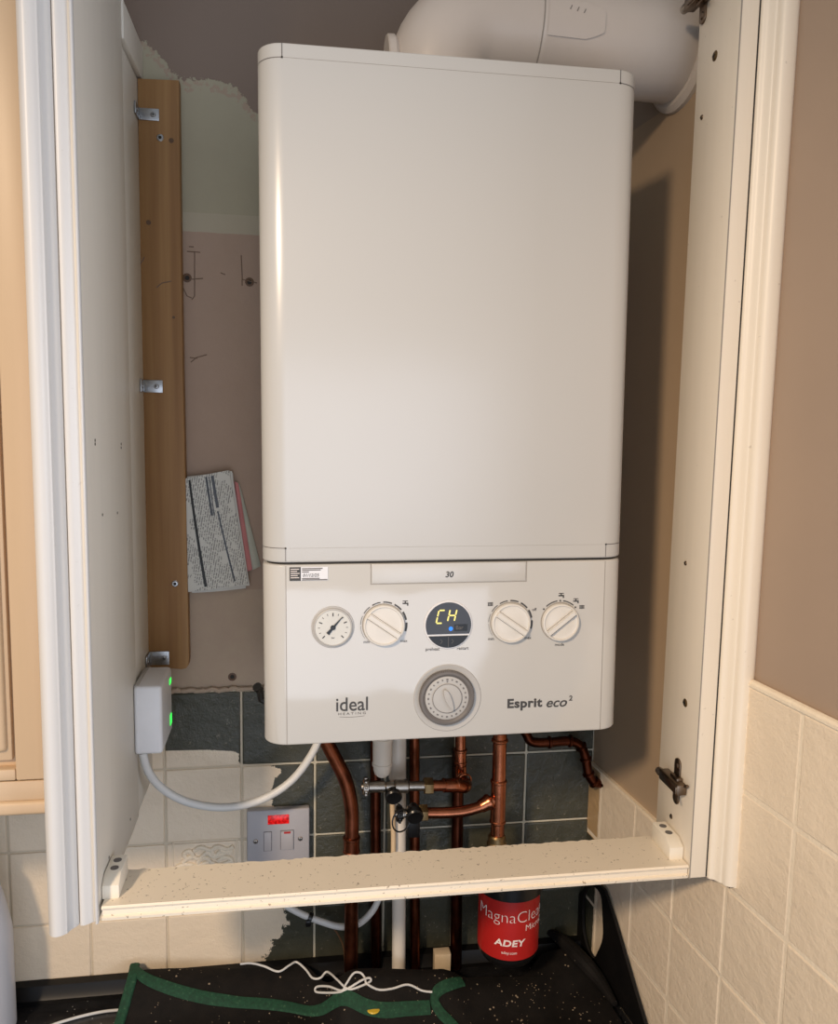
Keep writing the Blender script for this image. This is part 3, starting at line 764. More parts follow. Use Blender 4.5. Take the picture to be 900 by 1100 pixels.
def bracket(c0, c1, sc, lab):
    a = py(*c0, yb-.001); b = py(*c1, yb-.001)
    z0, z1 = min(a.z, b.z), max(a.z, b.z); x0 = XL-.0025+.0005; x1 = b.x
    e = empty('angle_bracket', lab, 'bracket', (x0, yb, z0), 'zinc angle brackets holding the batten')
    mb = MB(); mb.box((x0, yb-.0018, z0), (x1, yb-.0001, z1), .0006); mb.box((x0, yb-.026, z0), (x0+.0018, yb-.0001, z1), .0006); mb.build('plate', 'steel', e)
    c = py(*sc, yb-.0018); s = MB(); screw(s, c, (0, -1, 0), .0034); s_ = s.build('screw', 'steel', e); b_ = MB(); slot(b_, c, (0, -1, 0), .0034); b_.build('screw_slot', 'dark_seam', s_, flat=True)
    c2 = Vector((x0+.0018, yb-.016, (z0+z1)/2)); s = MB(); screw(s, c2, (1, 0, 0), .0032); s.build('screw', 'steel', e)
    under(e)
bracket((148, 115.5), (171, 130), (164.5, 123), 'zinc angle bracket at the top of the pine batten')
bracket((152, 408), (175, 422), (168, 415), 'zinc angle bracket halfway up the pine batten')
bracket((161, 700), (182, 714), (176, 707), 'zinc angle bracket at the foot of the pine batten above the white box')

# wall plugs and scratches in the plaster
def plug(q, lab, extra):
    c = py(*q, W); e = empty('wall_plug', lab, 'wall plug', c, 'old wall plugs in the plaster')
    a = MB(); a.lathe([(0, .0058), (.0006, .0060), (.0008, .0036), (.0004, .0030)], c, (0, -1, 0), 14, True, False); a.build('sleeve', 'brown_wire', e)
    b = MB(); b.lathe([(0, .0031), (.0004, .0031)], c, (0, -1, 0), 14); b.build('hole', 'dark_seam', e)
    under(e)
plug((201, 298.5), 'old wall plug in the plaster beside the pine batten', None)
plug((268, 303), 'old wall plug in the plaster beside the boiler edge', None)
plug((249.5, 727), 'empty fixing hole just above the green tiles', None)
sc = MB()
for l_ in ([(209, 270), (209, 318), (206, 322)], [(206, 300), (218, 299)], [(259, 274), (260, 296), (260, 307)], [(260, 300), (276, 304)], [(203, 265), (208, 265)], [(201, 270), (215, 271)], [(195, 306), (201, 318), (206, 320)], [(195, 376), (198, 385)], [(205, 389), (211, 384), (222, 381)], [(204, 384), (212, 385)], [(237, 293), (242, 295)]):
    sc.tube([py(*q, W-.0001) for q in l_], .0007, 6)
sc.build('scratches', 'scuff', wb)
# ragged plaster edge over the tiles
rg = MB(); pts = [Vector((-.36+.35*k/80, W-.004, ztop_t+.001+.004*mnoise.noise((k*.45, 0, 2)))) for k in range(81)]
rg.tube(pts, [.0035+.002*mnoise.noise((k*.6, 3, 0)) for k in range(81)], 8); rg.build('plaster_edge', 'plaster', wb)

# ================================================================== PAPERS
t = NT('newsprint'); x, y, z = t.sep()
uv = t.new('ShaderNodeMapping'); uv.inputs['Rotation'].default_value = (0, math.radians(-9.5), 0); t.link(t.tc.outputs['Object'], uv.inputs['Vector'])
sp_ = t.new('ShaderNodeSeparateXYZ'); t.link(uv.outputs['Vector'], sp_.inputs[0])
lines = t.math('GREATER_THAN', t.math('FRACT', t.math('MULTIPLY', sp_.outputs[0], 330)), .45)
mpn = t.new('ShaderNodeMapping'); mpn.inputs['Scale'].default_value = (330, 10, 420); t.link(uv.outputs['Vector'], mpn.inputs['Vector'])
tn = t.noise(1, 2, .6, mpn.outputs['Vector']); big = t.noise(38, 2)
ink = t.math('MULTIPLY', t.math('MULTIPLY', lines, t.math('GREATER_THAN', tn, .47)), t.math('GREATER_THAN', big, .42))
t.col(t.mix(t.math('MULTIPLY', ink, .65), lin((206, 206, 200)), lin((70, 70, 72)))); t.pr(Roughness=.8); M['newsprint'] = t.m
def sheet(corners, y0, thick, bow, n=10):       # corners: TL TR BR BL in the photo, lifted onto a gently bowed sheet
    c = [py(*q, y0) for q in corners]
    def f(u, v, off):
        p_ = (c[0]*(1-u)+c[1]*u)*(1-v)+(c[3]*(1-u)+c[2]*u)*v; p_.y = y0-bow*math.sin(PI*u)*(.4+.6*v)+off; return p_
    mb = MB(); mb.grid(lambda u, v: f(u, v, 0), n, n); mb.grid(lambda u, v: f(u, v, thick), n, n)
    m_ = n+1; o = m_*m_
    edge = [i*m_ for i in range(m_)]+[n*m_+j for j in range(1, m_)]+[i*m_+n for i in range(n-1, -1, -1)]+[j for j in range(n-1, 0, -1)]
    for a, b in zip(edge, edge[1:]+edge[:1]): mb.f.append((a, b, o+b, o+a))
    return mb, f
np_ = empty('folded_newspaper', 'folded black and white newspaper tucked behind the batten left of the boiler', 'newspaper', py(235, 632, .30))
mb, f = sheet([(199, 514), (246, 505), (266, 627), (202, 636)], .2945, .0025, .004); mb.build('front_page', 'newsprint', np_)
mb2, f2 = sheet([(201, 512), (249, 506), (268, 629), (204, 634)], .2980, .0025, .004); mb2.build('inner_pages', 'paper', np_)
mb2, f2 = sheet([(203, 515), (250, 508), (264, 632), (206, 637)], .3015, .0025, .004); mb2.build('inner_pages', 'paper', np_)
pb = MB()
def pstrip(u0, v0, u1, v1, w):
    n = 12; vs = []; fs = []
    for k in range(n+1):
        u = u0+(u1-u0)*k/n; v = v0+(v1-v0)*k/n
        vs += [f(u, v, -.0004), f(u+w, v, -.0004)]
    for k in range(n): fs.append((2*k, 2*k+1, 2*k+3, 2*k+2))
    pb.add(vs, fs)
pstrip(.07, .02, .28, .97, .05); pstrip(.45, .02, .50, .36, .045); pstrip(.58, .02, .62, .30, .06); pstrip(.63, .33, .78, .96, .03); pstrip(.53, .02, .555, .36, .02)
pb.build('printed_bars', 'black_plastic', np_, flat=True)
under(np_)
mb, f = sheet([(252, 517), (256, 519), (271, 612), (259, 615)], .3045, .0012, .003); M['pink'] = simple('pink paper', (196, 128, 128), .8, var=.1); tag(mb.build('pink_leaflet', 'pink'), 'pink leaflet sticking out behind the folded newspaper', 'leaflet')
mb, f = sheet([(254, 517), (257, 519), (280, 608), (269, 613)], .3075, .0012, .003); M['pale'] = simple('pale green paper', (182, 184, 170), .8, var=.1); tag(mb.build('pale_leaflet', 'pale'), 'pale leaflet corner showing right of the pink leaflet', 'leaflet')

# ================================================================== RECEIVER BOX, SPUR, CABLES
rb = empty('wireless_receiver', 'white receiver box with two green lamps fixed to the left cupboard side', 'receiver', (XL, .21, 0))
a = px(145.5, 734, XL); z1 = .012; z0 = -.074
mb = MB(); mb.box((XL+.0002, .166, z0), (XL+.0335, .248, z1), .0045, 4); mb.build('body', 'white_plastic', rb)
mb = MB(); mb.box((XL+.0003, .170, z0-.0006), (XL+.006, .244, z1+.0005), .001); mb.build('backplate', 'grey_plastic', rb)
for za, zb_ in ((.0, -.0075), (-.048, -.062)):
    mb = MB(); mb.box((XL+.0325, .228, zb_), (XL+.0343, .240, za), .0006); mb.build('lamp', 'led_green', rb)
under(rb)

sp = empty('fused_spur', 'grey fused switch with a red neon on the tiles left of the pipes', 'switch', py(299, 925, W))
ys = W-.020
A0 = py(265, 872, ys); A1 = py(332.5, 868, ys); A2 = py(333, 924, ys)
x0, x1, z1, z0 = A0.x, A1.x, (A0.z+A1.z)/2, A2.z
mb = MB(); mb.box((x0, ys, z0), (x1, W-.0075, z1), .002, 3); mb.build('faceplate', 'spur', sp)
def fr(q): c = py(*q, ys); return c
c0, c1 = fr((287.5, 876)), fr((310.5, 884.5)); mb = MB(); mb.box((c0.x, ys-.0008, c1.z), (c1.x, ys+.001, c0.z), .0004); mb.build('neon', 'neon', sp)
def frame_part(q0, q1, name, mat, lift):
    c0, c1 = fr(q0), fr(q1); mb = MB(); mb.box((c0.x, ys-.0003, c1.z), (c1.x, ys+.001, c0.z)); o = mb.build(name+'_surround', 'spur_line', sp, flat=True)
    mb = MB(); mb.box((c0.x+.0007, ys-lift, c1.z+.0007), (c1.x-.0007, ys+.001, c0.z-.0007), .0005); return mb.build(name, mat, sp)
frame_part((283, 893.5), (292, 914), 'fuse_holder', 'spur', .0012)
sw = frame_part((301, 892), (315.5, 912), 'rocker', 'spur', .0025)
c0, c1 = fr((305, 892.6)), fr((312, 894.2)); mb = MB(); mb.box((c0.x, ys-.003, c1.z), (c1.x, ys, c0.z)); mb.build('red_mark', 'red_label', sw, flat=True)
for q in ((274.5, 904), (322.5, 901)):
    a = MB(); screw(a, fr(q), (0, -1, 0), .0034); s_ = a.build('screw', 'chrome', sp); b = MB(); slot(b, fr(q), (0, -1, 0), .0034); b.build('screw_slot', 'dark_seam', s_, flat=True)
under(sp)

def cable(name, pts, r, mat, lab, cat, seg=16, n=8, group=None):
    mb = MB(); mb.tube(smooth(pts, n), r, seg); return tag(mb.build(name, mat), lab, cat, group)
yy = [.185, .19, .198, .208, .215, .222, .228, .232, .236, .238, .24, .24, .24]
cq = [(153, 808), (158, 826), (168, 841), (183, 853), (203, 862), (230, 867), (258, 865.5), (285, 857), (309, 842), (327, 822), (342, 795), (347, 765), (348, 735)]
cable('power_cable', [py(*q, Y) for q, Y in zip(cq, yy)][:-1]+[Vector((py(348, 735, .24).x, .24, -.005))], .0052, 'cable', 'thick white cable looping from the receiver box up under the boiler', 'cable')
lc = [(312, 930), (303, 955), (305, 970), (322, 981), (345, 990), (366, 995.5), (384, 993), (398, 981), (407, 965), (410, 950), (411, 936)]
c2 = cable('flex_cable', [py(*q, Y) for q, Y in zip(lc, [.292, .288, .282, .276, .272, .268, .265, .265, .268, .272, .275])], .0047, 'cable', 'white flex drooping below the cupboard rail in front of the copper pipes', 'cable')
c = py(332, 985, .27); d = (py(336, 979, .27)-py(328, 993, .27)).normalized()
mb = MB(); 
dirc = (py(345, 990, .272)-py(322, 981, .276)).normalized()
mb.lathe([(-.003, .0065), (-.0025, .0072), (.0025, .0072), (.003, .0065)], py(333, 985.5, .274), dirc, 18); mb.box(c+Vector((-.005, -.004, -.013)), c+Vector((.003, .003, -.004)), .001); tag(mb.build('cable_tie', 'black_plastic'), 'black tie clipped round the drooping white flex', 'cable tie')
cable('bell_wire', [py(*q, .28) for q in ((346, 989), (355, 994), (363, 1004), (369, 1018), (371, 1040))], .0013, 'brown_wire', 'thin brown wire hanging off the drooping white flex', 'wire', 8)

# ================================================================== PIPES
ZC = -.478                                   # worktop surface
def pt(x, y, Y): return py(x, y, Y)
def up(p): return Vector((p.x, p.y, -.0177*p.y-.0005))      # the underside of the boiler
def drop(x, y0, Y, x1=None, zend=ZC+.002):
    a = py(x, y0, Y); b = py(x if x1 is None else x1, 1035, Y); 
    return a, Vector((b.x, Y, zend))
def ringed(mb, p, r, h=.003, ax=(0, 0, 1)): mb.lathe([(-h, r), (-h*.4, r+.0012), (h*.4, r+.0012), (h, r)], p, ax, 20)
def pipe_thing(name, lab, path, r, mat, fittings=(), cat='pipe', group=None):
    e = empty(name, lab, cat, path[-1], group)
    mb = MB(); mb.tube(path, r, 18); mb.build('tube', mat, e)
    for kind, p, ax, L, rr in fittings:
        mb = MB(); mb.lathe([(-L, rr-.0006), (-L+.0012, rr+.0010), (-L+.003, rr+.0010), (-L+.0042, rr), (L-.0042, rr), (L-.003, rr+.0010), (L-.0012, rr+.0010), (L, rr-.0006)], p, ax, 22); mb.build(kind, mat, e)
    under(e); return e
G = 'copper pipes under the boiler'
# 1 bent pipe at left
Y1 = .245
a = pt(346, 792, Y1); a2 = pt(356, 815, Y1); b = pt(378, 850, Y1); c = Vector((pt(377.5, 1000, Y1).x, Y1, ZC+.003))
a3 = a+(a-a2).normalized()*.035
pipe_thing('copper_pipe', 'wide copper pipe bending down from under the left of the boiler', bend([up(a3), a3, pt(372, 838, Y1), pt(378, 868, Y1), c], .045), .0098, 'old_copper', [('coupling', pt(377.5, 907, Y1), (0, 0, 1), .012, .0112)], group=G)
# 2 dark pipe behind
Y2 = .284; a, b = drop(402, 790, Y2, 404)
pipe_thing('copper_pipe', 'dark copper pipe close to the tiles between the bent pipe and the white waste pipe', [up(a), b], .0078, 'dark_copper', group=G)
# 3 white waste pipe with trap
Y3 = .258; a, b = drop(428, 790, Y3, 428.5)
wp = empty('waste_pipe', 'white plastic waste pipe dropping to the worktop among the copper pipes', 'pipe', b)
mb = MB(); mb.tube([up(a), b], .0098, 20); mb.build('tube', 'waste', wp)
q = pt(427, 815, Y3); mb = MB(); mb.lathe([(-.03, .0112), (-.028, .0122), (.012, .0122), (.014, .0112), (.045, .0105)], q, (0, 0, 1), 22); mb.build('socket', 'waste', wp); under(wp)
ct = empty('condensate_trap', 'short white plastic trap with a domed end under the boiler', 'trap', pt(411, 835, .215))
q = pt(411, 790, .215); qb = pt(411.5, 835, .215); L = (q.z-qb.z)
mb = MB(); mb.lathe([(q.z-up(q).z, .0132), (L*.04, .0132), (L*.05, .0142), (L*.12, .0142), (L*.13, .0134), (L*.64, .0130), (L*.65, .0138), (L*.70, .0138), (L*.71, .0122), (L*.82, .0119), (L*.91, .0100), (L*.97, .0062), (L, .0012)], q, (0, 0, -1), 28); mb.build('body', 'waste', ct); under(ct)
cable('sleeved_cable', [pt(421, 840, .243), pt(421.5, 870, .243), pt(422.5, 900, .243), pt(421.5, 930, .243), pt(417, 952, .243)], .0036, 'beige_cable', 'thin beige cable running down beside the white waste pipe', 'cable')
# 4 pipe at 443
Y4 = .281; a, b = drop(443.5, 785, Y4, 446)
pipe_thing('copper_pipe', 'straight copper pipe close to the tiles just right of the white waste pipe', [up(a), b], .0075, 'old_copper', group=G)
# 5 short tail with coupling and elbow, and the pipe behind it
Y5 = .250
a = pt(494, 780, Y5); b1 = pt(495, 842, Y5); 
el_ = [a+Vector((0, 0, .02)), Vector((b1.x, Y5, b1.z)), Vector((b1.x, .222, b1.z)), ]
e = empty('copper_elbow_pipe', 'copper tail with an elbow feeding the upper valve under the boiler', 'pipe', b1)
mb = MB(); mb.tube([up(a), pt(494.3, 828, Y5)], .0076, 18); mb.tube([pt(492, 843.5, .2165), pt(462, 844, .214)], .0076, 18); mb.build('tube', 'copper', e)
mb = MB(); q0, q1, q2 = pt(494.3, 822, Y5), pt(496, 838, .244), pt(500, 843, .230)
mb.tube(smooth([q0, pt(494.6, 830, Y5), q1, q2, pt(498, 845, .2205), pt(490, 844, .2165), pt(478, 844, .2155)], 7), .0090, 20); mb.build('elbow', 'copper', e)
for p_, ax, L, rr in ((pt(494.3, 812, Y5), (0, 0, 1), .011, .0088), (pt(484, 843, .218), (1, 0, 0), .012, .0088)):
    mb = MB(); mb.lathe([(-L, rr-.0006), (-L+.0012, rr+.001), (-L+.003, rr+.001), (-L+.0042, rr), (L-.0042, rr), (L-.003, rr+.001), (L-.0012, rr+.001), (L, rr-.0006)], p_, ax, 22); mb.build('coupling', 'copper', e)
mb = MB(); q = pt(498.5, 838.5, .236); dd = (q2-q1).normalized(); mb.lathe([(-.0022, .0092), (-.0012, .0108), (.0012, .0108), (.0022, .0092)], q, dd, 24, False, False); mb.build('solder_ring', 'copper', e)
under(e)
Y6 = .284; a, b = drop(491.5, 826, Y6, 489.5)
pipe_thing('copper_pipe', 'dark copper pipe dropping behind the elbowed tail towards the red filter', [Vector((a.x, Y6, pt(495, 826, Y6).z+.03)), b], .0088, 'dark_copper', group=G)
# 6 tee pipe above the filter
Y7 = .205
e = empty('tee_pipe', 'bright copper pipe with a tee dropping to the red-labelled filter', 'pipe', pt(533, 905, Y7))
mb = MB(); top = pt(537, 780, Y7); bot = pt(533.5, 925, Y7); mid = pt(535, 865, Y7)
mb.tube([up(top), bot], .0094, 20); mb.build('tube', 'copper', e)
mb = MB()
for yp, h in ((795, .0025), (839, .0025), (882, .0025)): rr_ = MB(); ringed(rr_, pt(536.8-(yp-793)*.026, yp, Y7), .0103, h); rr_.build('solder_ring', 'copper', e)
mb.tube([pt(535.7, 840, Y7), pt(534.4, 883, Y7)], .0104, 20); mb.build('tee', 'copper', e)
mb = MB(); br_ = [pt(533, 858, Y7), pt(520, 865, .203), pt(500, 871, .203), pt(478, 873, .204), pt(452, 873, .206)]
mb.tube(smooth(br_, 6), .0076, 18); mb.build('branch', 'copper', e)
mb = MB(); ax = (pt(520, 865, .203)-pt(533, 858, Y7)).normalized(); mb.lathe([(-.005, .0098), (-.003, .0112), (0, .0112), (.003, .0098), (.012, .0088)], pt(524, 862, .204), ax, 22); mb.build('collar', 'copper', e)
mb = MB(); q = pt(533.4, 905, Y7); mb.lathe([(-.010, .0128), (-.008, .0136), (0, .0136), (.002, .0122), (.010, .0120), (.012, .0105)], q, (0, 0, 1), 6 and 24); mb.build('union_nut', 'brass', e)
mb = MB(); mb.lathe([(0, .0118), (.004, .0126), (.012, .0126), (.014, .011)], top+Vector((0, 0, -.008)), (0, 0, 1), 24); mb.build('top_nut', 'dark_copper', e)
under(e)
# valves
def valve(xa, xb, yv, Y, xcap, lab, hand_l):
    e = empty('filling_valve', lab, 'valve', pt((xa+xb)/2, yv, Y), 'filling valves under the boiler')
    A_ = pt(xa, yv+1, Y); B_ = pt(xb, yv, Y); ax = (B_-A_).normalized(); L = (B_-A_).length
    mb = MB(); mb.lathe([(0, .0045), (.004, .0052), (.005, .0078), (L*.30, .0078), (L*.32, .006), (L*.42, .006), (L*.44, .0095), (L*.60, .0095), (L*.62, .0066), (L*.82, .0066), (L*.83, .006), (L, .006)], A_, ax, 22); mb.build('body', 'chrome', e)
    mb = MB(); nut = A_+ax*L*.82
    u = Vector((0, 0, 1)); w = ax.cross(u).normalized(); hx = [nut+(u*math.cos(PI*k/3)+w*math.sin(PI*k/3))*.0118 for k in range(6)]
    mb.prism(hx, ax*.012, .0008); mb.build('nut', 'brass', e)
    mb = MB(); mb.lathe([(-.004, .0098), (-.003, .011), (.003, .011), (.004, .0098)], A_+ax*.006, ax, 14); 
    for k in range(10):
        g = 2*PI*k/10; cc = A_+ax*.006+(u*math.cos(g)+w*math.sin(g))*.0108; mb.box(cc-Vector((.0018,)*3), cc+Vector((.0018,)*3), .0006)
    mb.build('wing_nut', 'black_plastic' if hand_l == 2 else 'chrome', e)
    c_ = pt(*xcap, Y-.012); mb = MB(); mb.lathe([(0, .006), (.012, .0095), (.014, .0115), (.022, .0115), (.024, .0098), (.0235, .003)], c_+Vector((0, .022, 0)), (0, -1, -.25), 22); mb.build('handle', 'black_plastic', e)
    under(e); return e
valve(388, 470, 844, .214, (423, 853), 'upper filling valve with a round black cap level with the elbowed tail', 1)
valve(424, 455, 873, .206, (446, 874), 'lower filling valve joined to the tee branch with a black loop', 2)
mb = MB(); c = pt(431, 877, .196)
lp = [c+Vector((math.cos(a_)*.0125+.0, .004*math.cos(a_), -.006+math.sin(a_)*.0155)) for a_ in [2*PI*k/24+.9 for k in range(21)]]
mb.tube(lp, .0011, 8); mb.box(pt(441, 868, .2)-Vector((.004, 0, 0)), pt(451, 900, .2)+Vector((.0, .004, 0)), .0015); tag(mb.build('filler_loop_strap', 'black_plastic'), 'thin black strap and tag hanging on the lower filling valve', 'strap')
# 7 gas pipe at right
Y8 = .268
gp = [up(pt(560, 770, Y8)), pt(562, 775, Y8), pt(566, 790, Y8), pt(572, 797, Y8), pt(590, 797.5, Y8), pt(612, 796, Y8), pt(624, 802, Y8), pt(629, 815, Y8), pt(632, 831, Y8), pt(638, 840, Y8-.0), pt(648, 842, Y8+.0), prw(656, 846)]
e = empty('copper_overflow_pipe', 'dark copper pipe elbowing from the boiler into the right wall corner', 'pipe', gp[-1])
mb = MB(); mb.tube(smooth(gp, 6), .0070, 16); mb.build('tube', 'dark_copper', e)
for i, q in enumerate(gp[4:10], 2):
    mb = MB(); ax = (gp[i+3]-gp[i+1]).normalized(); mb.lathe([(-.0025, .0074), (-.001, .0094), (.001, .0094), (.0025, .0074)], q, ax, 18); mb.build('solder_ring', 'dark_copper', e)
under(e)

# ================================================================== MAGNETIC FILTER
Yf = .205; cF = pt(545.5, 1000, Yf)
mf = empty('magnetic_filter', 'black cylindrical heating filter with a red label below the cupboard rail', 'filter', Vector((cF.x, Yf, -.43)))
RF = .0425
zl1 = pt(545, 968, Yf-RF).z-.0; zl0 = pt(545, 1033, Yf-RF).z
mb = MB(); zt_ = pt(545, 945, Yf-RF).z
mb.lathe([(0, .030), (.003, .036), (.012, RF-.0008), (.02, RF-.0004), (zl1-(zl0-.018)+.002, RF-.0004)], (cF.x, Yf, zl0-.018), (0, 0, 1), 56); mb.build('body', 'black_plastic', mf)
mb = MB(); mb.lathe([(0, RF-.001), (.003, RF+.0042), (.020, RF+.0042), (.021, RF+.003), (.023, .030), (.028, .020), (.036, .0135)], (cF.x, Yf, zl1-.004), (0, 0, 1), 56); mb.build('cap', 'black_plastic', mf)
mb = MB(); mb.lathe([(0, RF), (zl1-zl0, RF)], (cF.x, Yf, zl0), (0, 0, 1), 72, False, False); lbm = mb.build('label', 'red_label', mf)
def wrap(txt, ang_c, z, width, height=None, shear=0., bold=0., left=None, name='lettering', sp=1.):
    vs, fs = text_mesh(txt, width, height, shear, bold, .0001, sp); out = []
    w_ = max(v.x for v in vs)
    for v in vs:
        a_ = (v.x-w_/2)/RF+ang_c; rr = RF+.00035+v.z; out.append((cF.x+math.sin(a_)*rr, Yf-math.cos(a_)*rr, z+v.y))
    return MB().add(out, fs).build(name, 'white_ink', lbm, flat=True)
toc = math.atan2(CAM.x-cF.x, -(CAM.y-Yf))
zh = zl1-zl0
wrap('MagnaClean', toc+.20, zl0+zh*.625, .110, bold=-.020)
wrap('Micro2', toc+1.02, zl0+zh*.47, .036, bold=-.016)
wrap('ADEY', toc+.08, zl0+zh*.235, .044, .0095, .12, .03, sp=1.05)
wrap('adey.com', toc+.06, zl0+zh*.11, .021, bold=.0)
under(mf)

# ================================================================== WORKTOP AND WHAT LIES ON IT
wt = MB(); wt.box((-1.6, -.30, ZC-.04), (rw(-.3, 0).x-.004-.02, W-.0085, ZC), .002)
q0 = rw(W-.03, ZC-.04, .0085); q1 = rw(-.30, ZC-.04, .0085)
wt = MB(); wt.prism([Vector((-1.6, -.30, ZC-.04)), Vector((q1.x, -.30, ZC-.04)), Vector((rw(W, 0, .0085).x, W-.0085, ZC-.04)), Vector((-1.6, W-.0085, ZC-.04))], (0, 0, .04), .002)
wo = tag(wt.build('worktop', 'granite'), 'black speckled kitchen worktop under the cupboard', 'worktop')
us = MB(); us.prism([Vector((-1.6, W-.0088, ZC)), Vector((-1.6, W-.028, ZC)), Vector((-1.6, W-.028, ZC+.006)), Vector((-1.6, W-.024, ZC+.012)), Vector((-1.6, W-.020, ZC+.022)), Vector((-1.6, W-.0088, ZC+.024))], (1.6+CR.x-.012, 0, 0)); us.build('upstand', 'upstand', wo)

a_, b_ = pz(466, 1044, ZC), pz(483, 1044, ZC)
mb = MB(); mb.box((py(466, 1035, .27).x, .262, ZC+.0002), (py(483, 1035, .27).x, .279, py(470, 1026, .262).z), .001); tag(mb.build('timber_offcut', 'tan'), 'small pale block standing at the tiles between the copper pipes', 'block')
# work mat
def sst(a, b, x): t_ = max(0, min(1, (x-a)/(b-a))); return t_*t_*(3-2*t_)
CREST = [(-.45, -.434), (-.37, -.436), (-.2, -.448), (-.13, -.446), (-.08, -.4215), (.04, -.4325), (.085, -.450), (.17, -.456), (.30, -.445)]
def crest(x):
    for (a, za), (b, zb__) in zip(CREST, CREST[1:]):
        if x <= b: return za+(zb__-za)*sst(a, b, x) if x > a else za
    return CREST[-1][1]
def yend(x): return .279-.056*sst(-.15, -.095, x)+.045*sst(.17, .23, x)
def hmat(x, y):
    k = sst(yend(x)-.075, yend(x)-.004, y)
    h = ZC+.004+(crest(x)-ZC-.004)*k
    h += (.003*mnoise.noise((x*9, y*14, 1.3))+.0016*mnoise.noise((x*30, y*30, 5)))*(1-k)
    h += .012*sst(.19, .26, x)*sst(.05, .2, y)*(1-k)
    return max(h, ZC+.0016)
def onmat(x, y, off=0.):
    d = ray(x, y); lo = 0.5; 
    for k in range(900):
        t_ = .7+k*.001; p_ = CAM+d*t_
        if p_.z <= hmat(p_.x, p_.y)+off: return p_
    return CAM+d*1.4
em = empty('work_mat', 'black dusty work mat with green bound edges spread over the worktop', 'mat', (-.05, .15, ZC))
mat_l = [onmat(145, 1038), onmat(137, 1068), onmat(127, 1102)]
xL0, yL0 = mat_l[0].x, mat_l[0].y; xL1, yL1 = mat_l[2].x, mat_l[2].y
def fm(u, v):
    y = -.05+(yend(xL0+(.28-xL0)*u)+.05)*v
    xl_ = xL0+(xL1-xL0)*(y-yL0)/(yL1-yL0) if abs(yL1-yL0) > 1e-4 else xL0
    x = xl_+(rw(y, 0).x-.03-xl_)*u; return Vector((x, y, hmat(x, y)))
mb = MB(); mb.grid(fm, 110, 60); mb.grid(lambda u, v: fm(u, v)-Vector((0, 0, .0012)), 110, 60); mb.build('sheet', 'mat', em, 60)
def ribbon(pxs, w, name='binding'):
    P = smooth([onmat(*q, .002) for q in pxs], 8); mb = MB()
    vs = []; fs = []; n = len(P)
    for i in range(n):
        T = (P[min(i+1, n-1)]-P[max(i-1, 0)]).normalized(); nn_ = Vector((0, 0, 1)).cross(T).normalized()
        for s, o in ((-1, .0012), (-.8, .0034), (0, .0042), (.8, .0034), (1, .0012)):
            q = P[i]+nn_*w*s; vs.append((q.x, q.y, hmat(q.x, q.y)+o))
    for i in range(n-1):
        for k in range(4): fs.append((i*5+k, i*5+k+1, i*5+6+k, i*5+5+k))
    mb.add(vs, fs); return mb.build(name, 'green_tape', em)
ribbon([(145, 1036), (142, 1050), (136, 1072), (128, 1099), (122, 1120)], .0068)
ribbon([(144, 1040), (155, 1050), (175, 1059), (210, 1069), (250, 1076), (300, 1080), (350, 1082), (400, 1083), (462, 1082)], .0066)
ribbon([(497, 1054), (484, 1057), (470, 1064), (467, 1076), (474, 1089), (488, 1102), (500, 1114)], .0062)
under(em)
wire_px = [(258, 1035.5), (270, 1036), (284, 1038), (299, 1043.6), (311, 1038), (318.5, 1033.5), (328, 1041), (335.6, 1051.7), (344, 1050.5), (351.5, 1044), (362.5, 1054), (370, 1060), (377, 1062.7), (389, 1060), (398, 1054), (396.7, 1050.5), (389, 1054), (377, 1060), (365, 1065.6), (348, 1067.6), (339, 1065), (340.5, 1060), (353, 1061), (367, 1064), (372, 1056.6), (379.6, 1047), (387, 1045), (392, 1050.5), (394, 1058), (406.5, 1063), (421, 1062), (438, 1059), (453, 1064), (464, 1065.6)]
P = [onmat(*q, .0035) for q in wire_px]
for i, p_ in enumerate(P): p_.z += .0018*(i % 3 == 1)
mb = MB(); mb.tube(smooth(P, 6), .0015, 8); tag(mb.build('bell_cable', 'cable'), 'thin white wire lying in a tangled loop on the black mat', 'wire')
def onc(x, y, o=.002): return pz(x, y, ZC+o)
mb = MB(); mb.tube(smooth([onc(40, 1108), onc(62, 1099), (onc(90, 1091)), onc(112, 1086.5), onc(127, 1085), onc(136, 1084)], 6), .0019, 8); tag(mb.build('white_lead', 'cable'), 'short white lead on the bare worktop disappearing under the mat', 'lead')
p_ = onmat(401, 1085.5, .0); mb = MB(); mb.lathe([(0, .004), (.0006, .0082), (.0018, .0088), (.0028, .0080), (.0032, .002)], p_, (0, 0, 1), 22); tag(mb.build('plastic_disc', 'yellow'), 'small yellow plastic disc half under the green binding', 'disc')

# black bag against the right-hand tiles
tb_ = empty('tool_bag', 'black tool bag with an oval handle hole leaning on the right tiles', 'bag', rw(.16, ZC))
off = .016
def bagp(x, y): return prw(x, y, off)
outer = [bagp(*q) for q in ((618, 1050), (611, 1010), (613, 985), (619, 965), (630, 952), (641, 949), (649, 956), (660, 990), (671, 1028), (682, 1066), (694, 1106))]
outer = [outer[0]]+smooth(outer[1:7], 4)+outer[7:]
outer.append(prw(700, 1135, off)); outer.append(bagp(640, 1100))
for q in outer: q.z = max(q.z, ZC+.010)
hole_px = [(625, 975), (628, 958), (637, 952.5), (645, 962), (647, 985), (647, 1008), (641, 1024), (637, 1029), (631, 1020), (626, 1000)]
hole = smooth([bagp(*q) for q in hole_px]+[bagp(*hole_px[0])], 4)[:-1]
bm = bmesh.new()
def loop(pts):
    vs = [bm.verts.new(p) for p in pts]; return [bm.edges.new((vs[i], vs[(i+1) % len(vs)])) for i in range(len(vs))]
ed = loop(outer)+loop(hole)
bmesh.ops.triangle_fill(bm, use_beauty=True, use_dissolve=False, edges=ed)
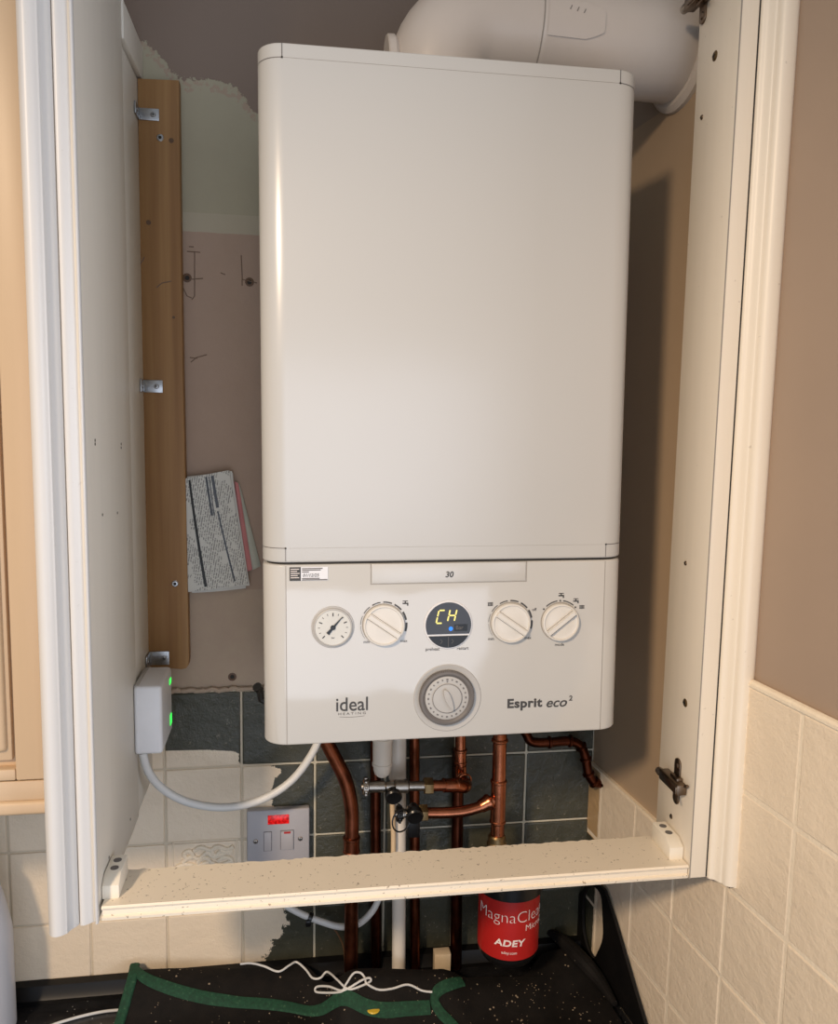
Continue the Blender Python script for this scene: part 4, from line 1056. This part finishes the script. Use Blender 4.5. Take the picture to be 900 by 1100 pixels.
r = bmesh.ops.extrude_face_region(bm, geom=bm.faces[:])
for v in [g for g in r['geom'] if isinstance(g, bmesh.types.BMVert)]: v.co -= NR*.004
mb = MB(); mb.bm(bm); mb.build('side_flap', 'black_sheet', tb_)
rp = smooth([onmat(588, 1000, .004), onmat(606, 1012, .006), onmat(625, 1032, .008), onmat(643, 1052, .008), onmat(660, 1078, .006)], 6)
mb = MB(); mb.tube(rp, [.004+.008*math.sin(PI*(i+.5)/len(rp)) for i in range(len(rp))], 12); mb.build('rolled_fold', 'mat', tb_)
under(tb_)

# bottle at the left edge
bx_ = py(14, 1040, .238).x-.0405; z1_ = py(13, 1000, .238).z; z2_ = py(0, 940, .238).z
bo_ = empty('plastic_bottle', 'pale grey plastic bottle at the left edge of the worktop', 'bottle', (bx_, .238, ZC))
mb = MB(); mb.lathe([(0, .034), (.002, .038), (.006, .0405), (z1_-ZC-.006, .0405), (z1_-ZC+.004, .0395), ((z1_+z2_)/2-ZC, .033), (z2_-ZC, .0235), (z2_-ZC+.012, .015), (z2_-ZC+.018, .013), (z2_-ZC+.026, .013)], (bx_, .238, ZC+.0004), (0, 0, 1), 48); mb.build('body', 'kettle', bo_)
mb = MB(); mb.lathe([(0, .0148), (.018, .0148), (.022, .012), (.026, .006), (.040, .005)], (bx_, .238, z2_+.022), (0, 0, 1), 28); mb.build('cap', 'kettle', bo_); under(bo_)

# ================================================================== LIGHT
def area(name, loc, aim, sx, sy, power, rgb):
    l = bpy.data.lights.new(name, 'AREA'); l.shape = 'RECTANGLE'; l.size = sx; l.size_y = sy; l.energy = power; l.color = lin(rgb)[:3]
    o = bpy.data.objects.new(name, l); COL.objects.link(o); o.location = loc
    o.rotation_euler = (Vector(aim)-Vector(loc)).to_track_quat('-Z', 'Y').to_euler(); return o
# daylight through the room's glazed door behind the photographer
area('daylight_door', (-.10, -2.6, -.45), (-.1, 0, -.45), 1.6, 1.8, 17, (226, 236, 255))
# unseen fill added at right to brighten the left panel, past the shortened wall
area('side_fill', (1.9, -2.0, .35), (-.35, .05, .25), 1.0, 1.1, 31, (232, 240, 255))
# warm spot lamp, up and to the left, that throws the boiler's and the rail's shadows
l = bpy.data.lights.new('kitchen_spot', 'SPOT'); l.energy = 205; l.color = lin((255, 226, 192))[:3]; l.shadow_soft_size = .12; l.spot_size = math.radians(58); l.spot_blend = 1.0
o = bpy.data.objects.new('kitchen_spot', l); COL.objects.link(o); o.location = (-1.25, -1.8, 1.3)
o.rotation_euler = (Vector((.30, .05, -.40))-o.location).to_track_quat('-Z', 'Y').to_euler()
wd = bpy.data.worlds.new('room'); S.world = wd; wd.use_nodes = True
wd.node_tree.nodes['Background'].inputs[0].default_value = lin((222, 226, 232)); wd.node_tree.nodes['Background'].inputs[1].default_value = .50
S.view_settings.view_transform = 'Standard'; S.view_settings.look = 'None'; S.view_settings.gamma = 1; S.view_settings.exposure = 0
S.view_settings.use_curve_mapping = False
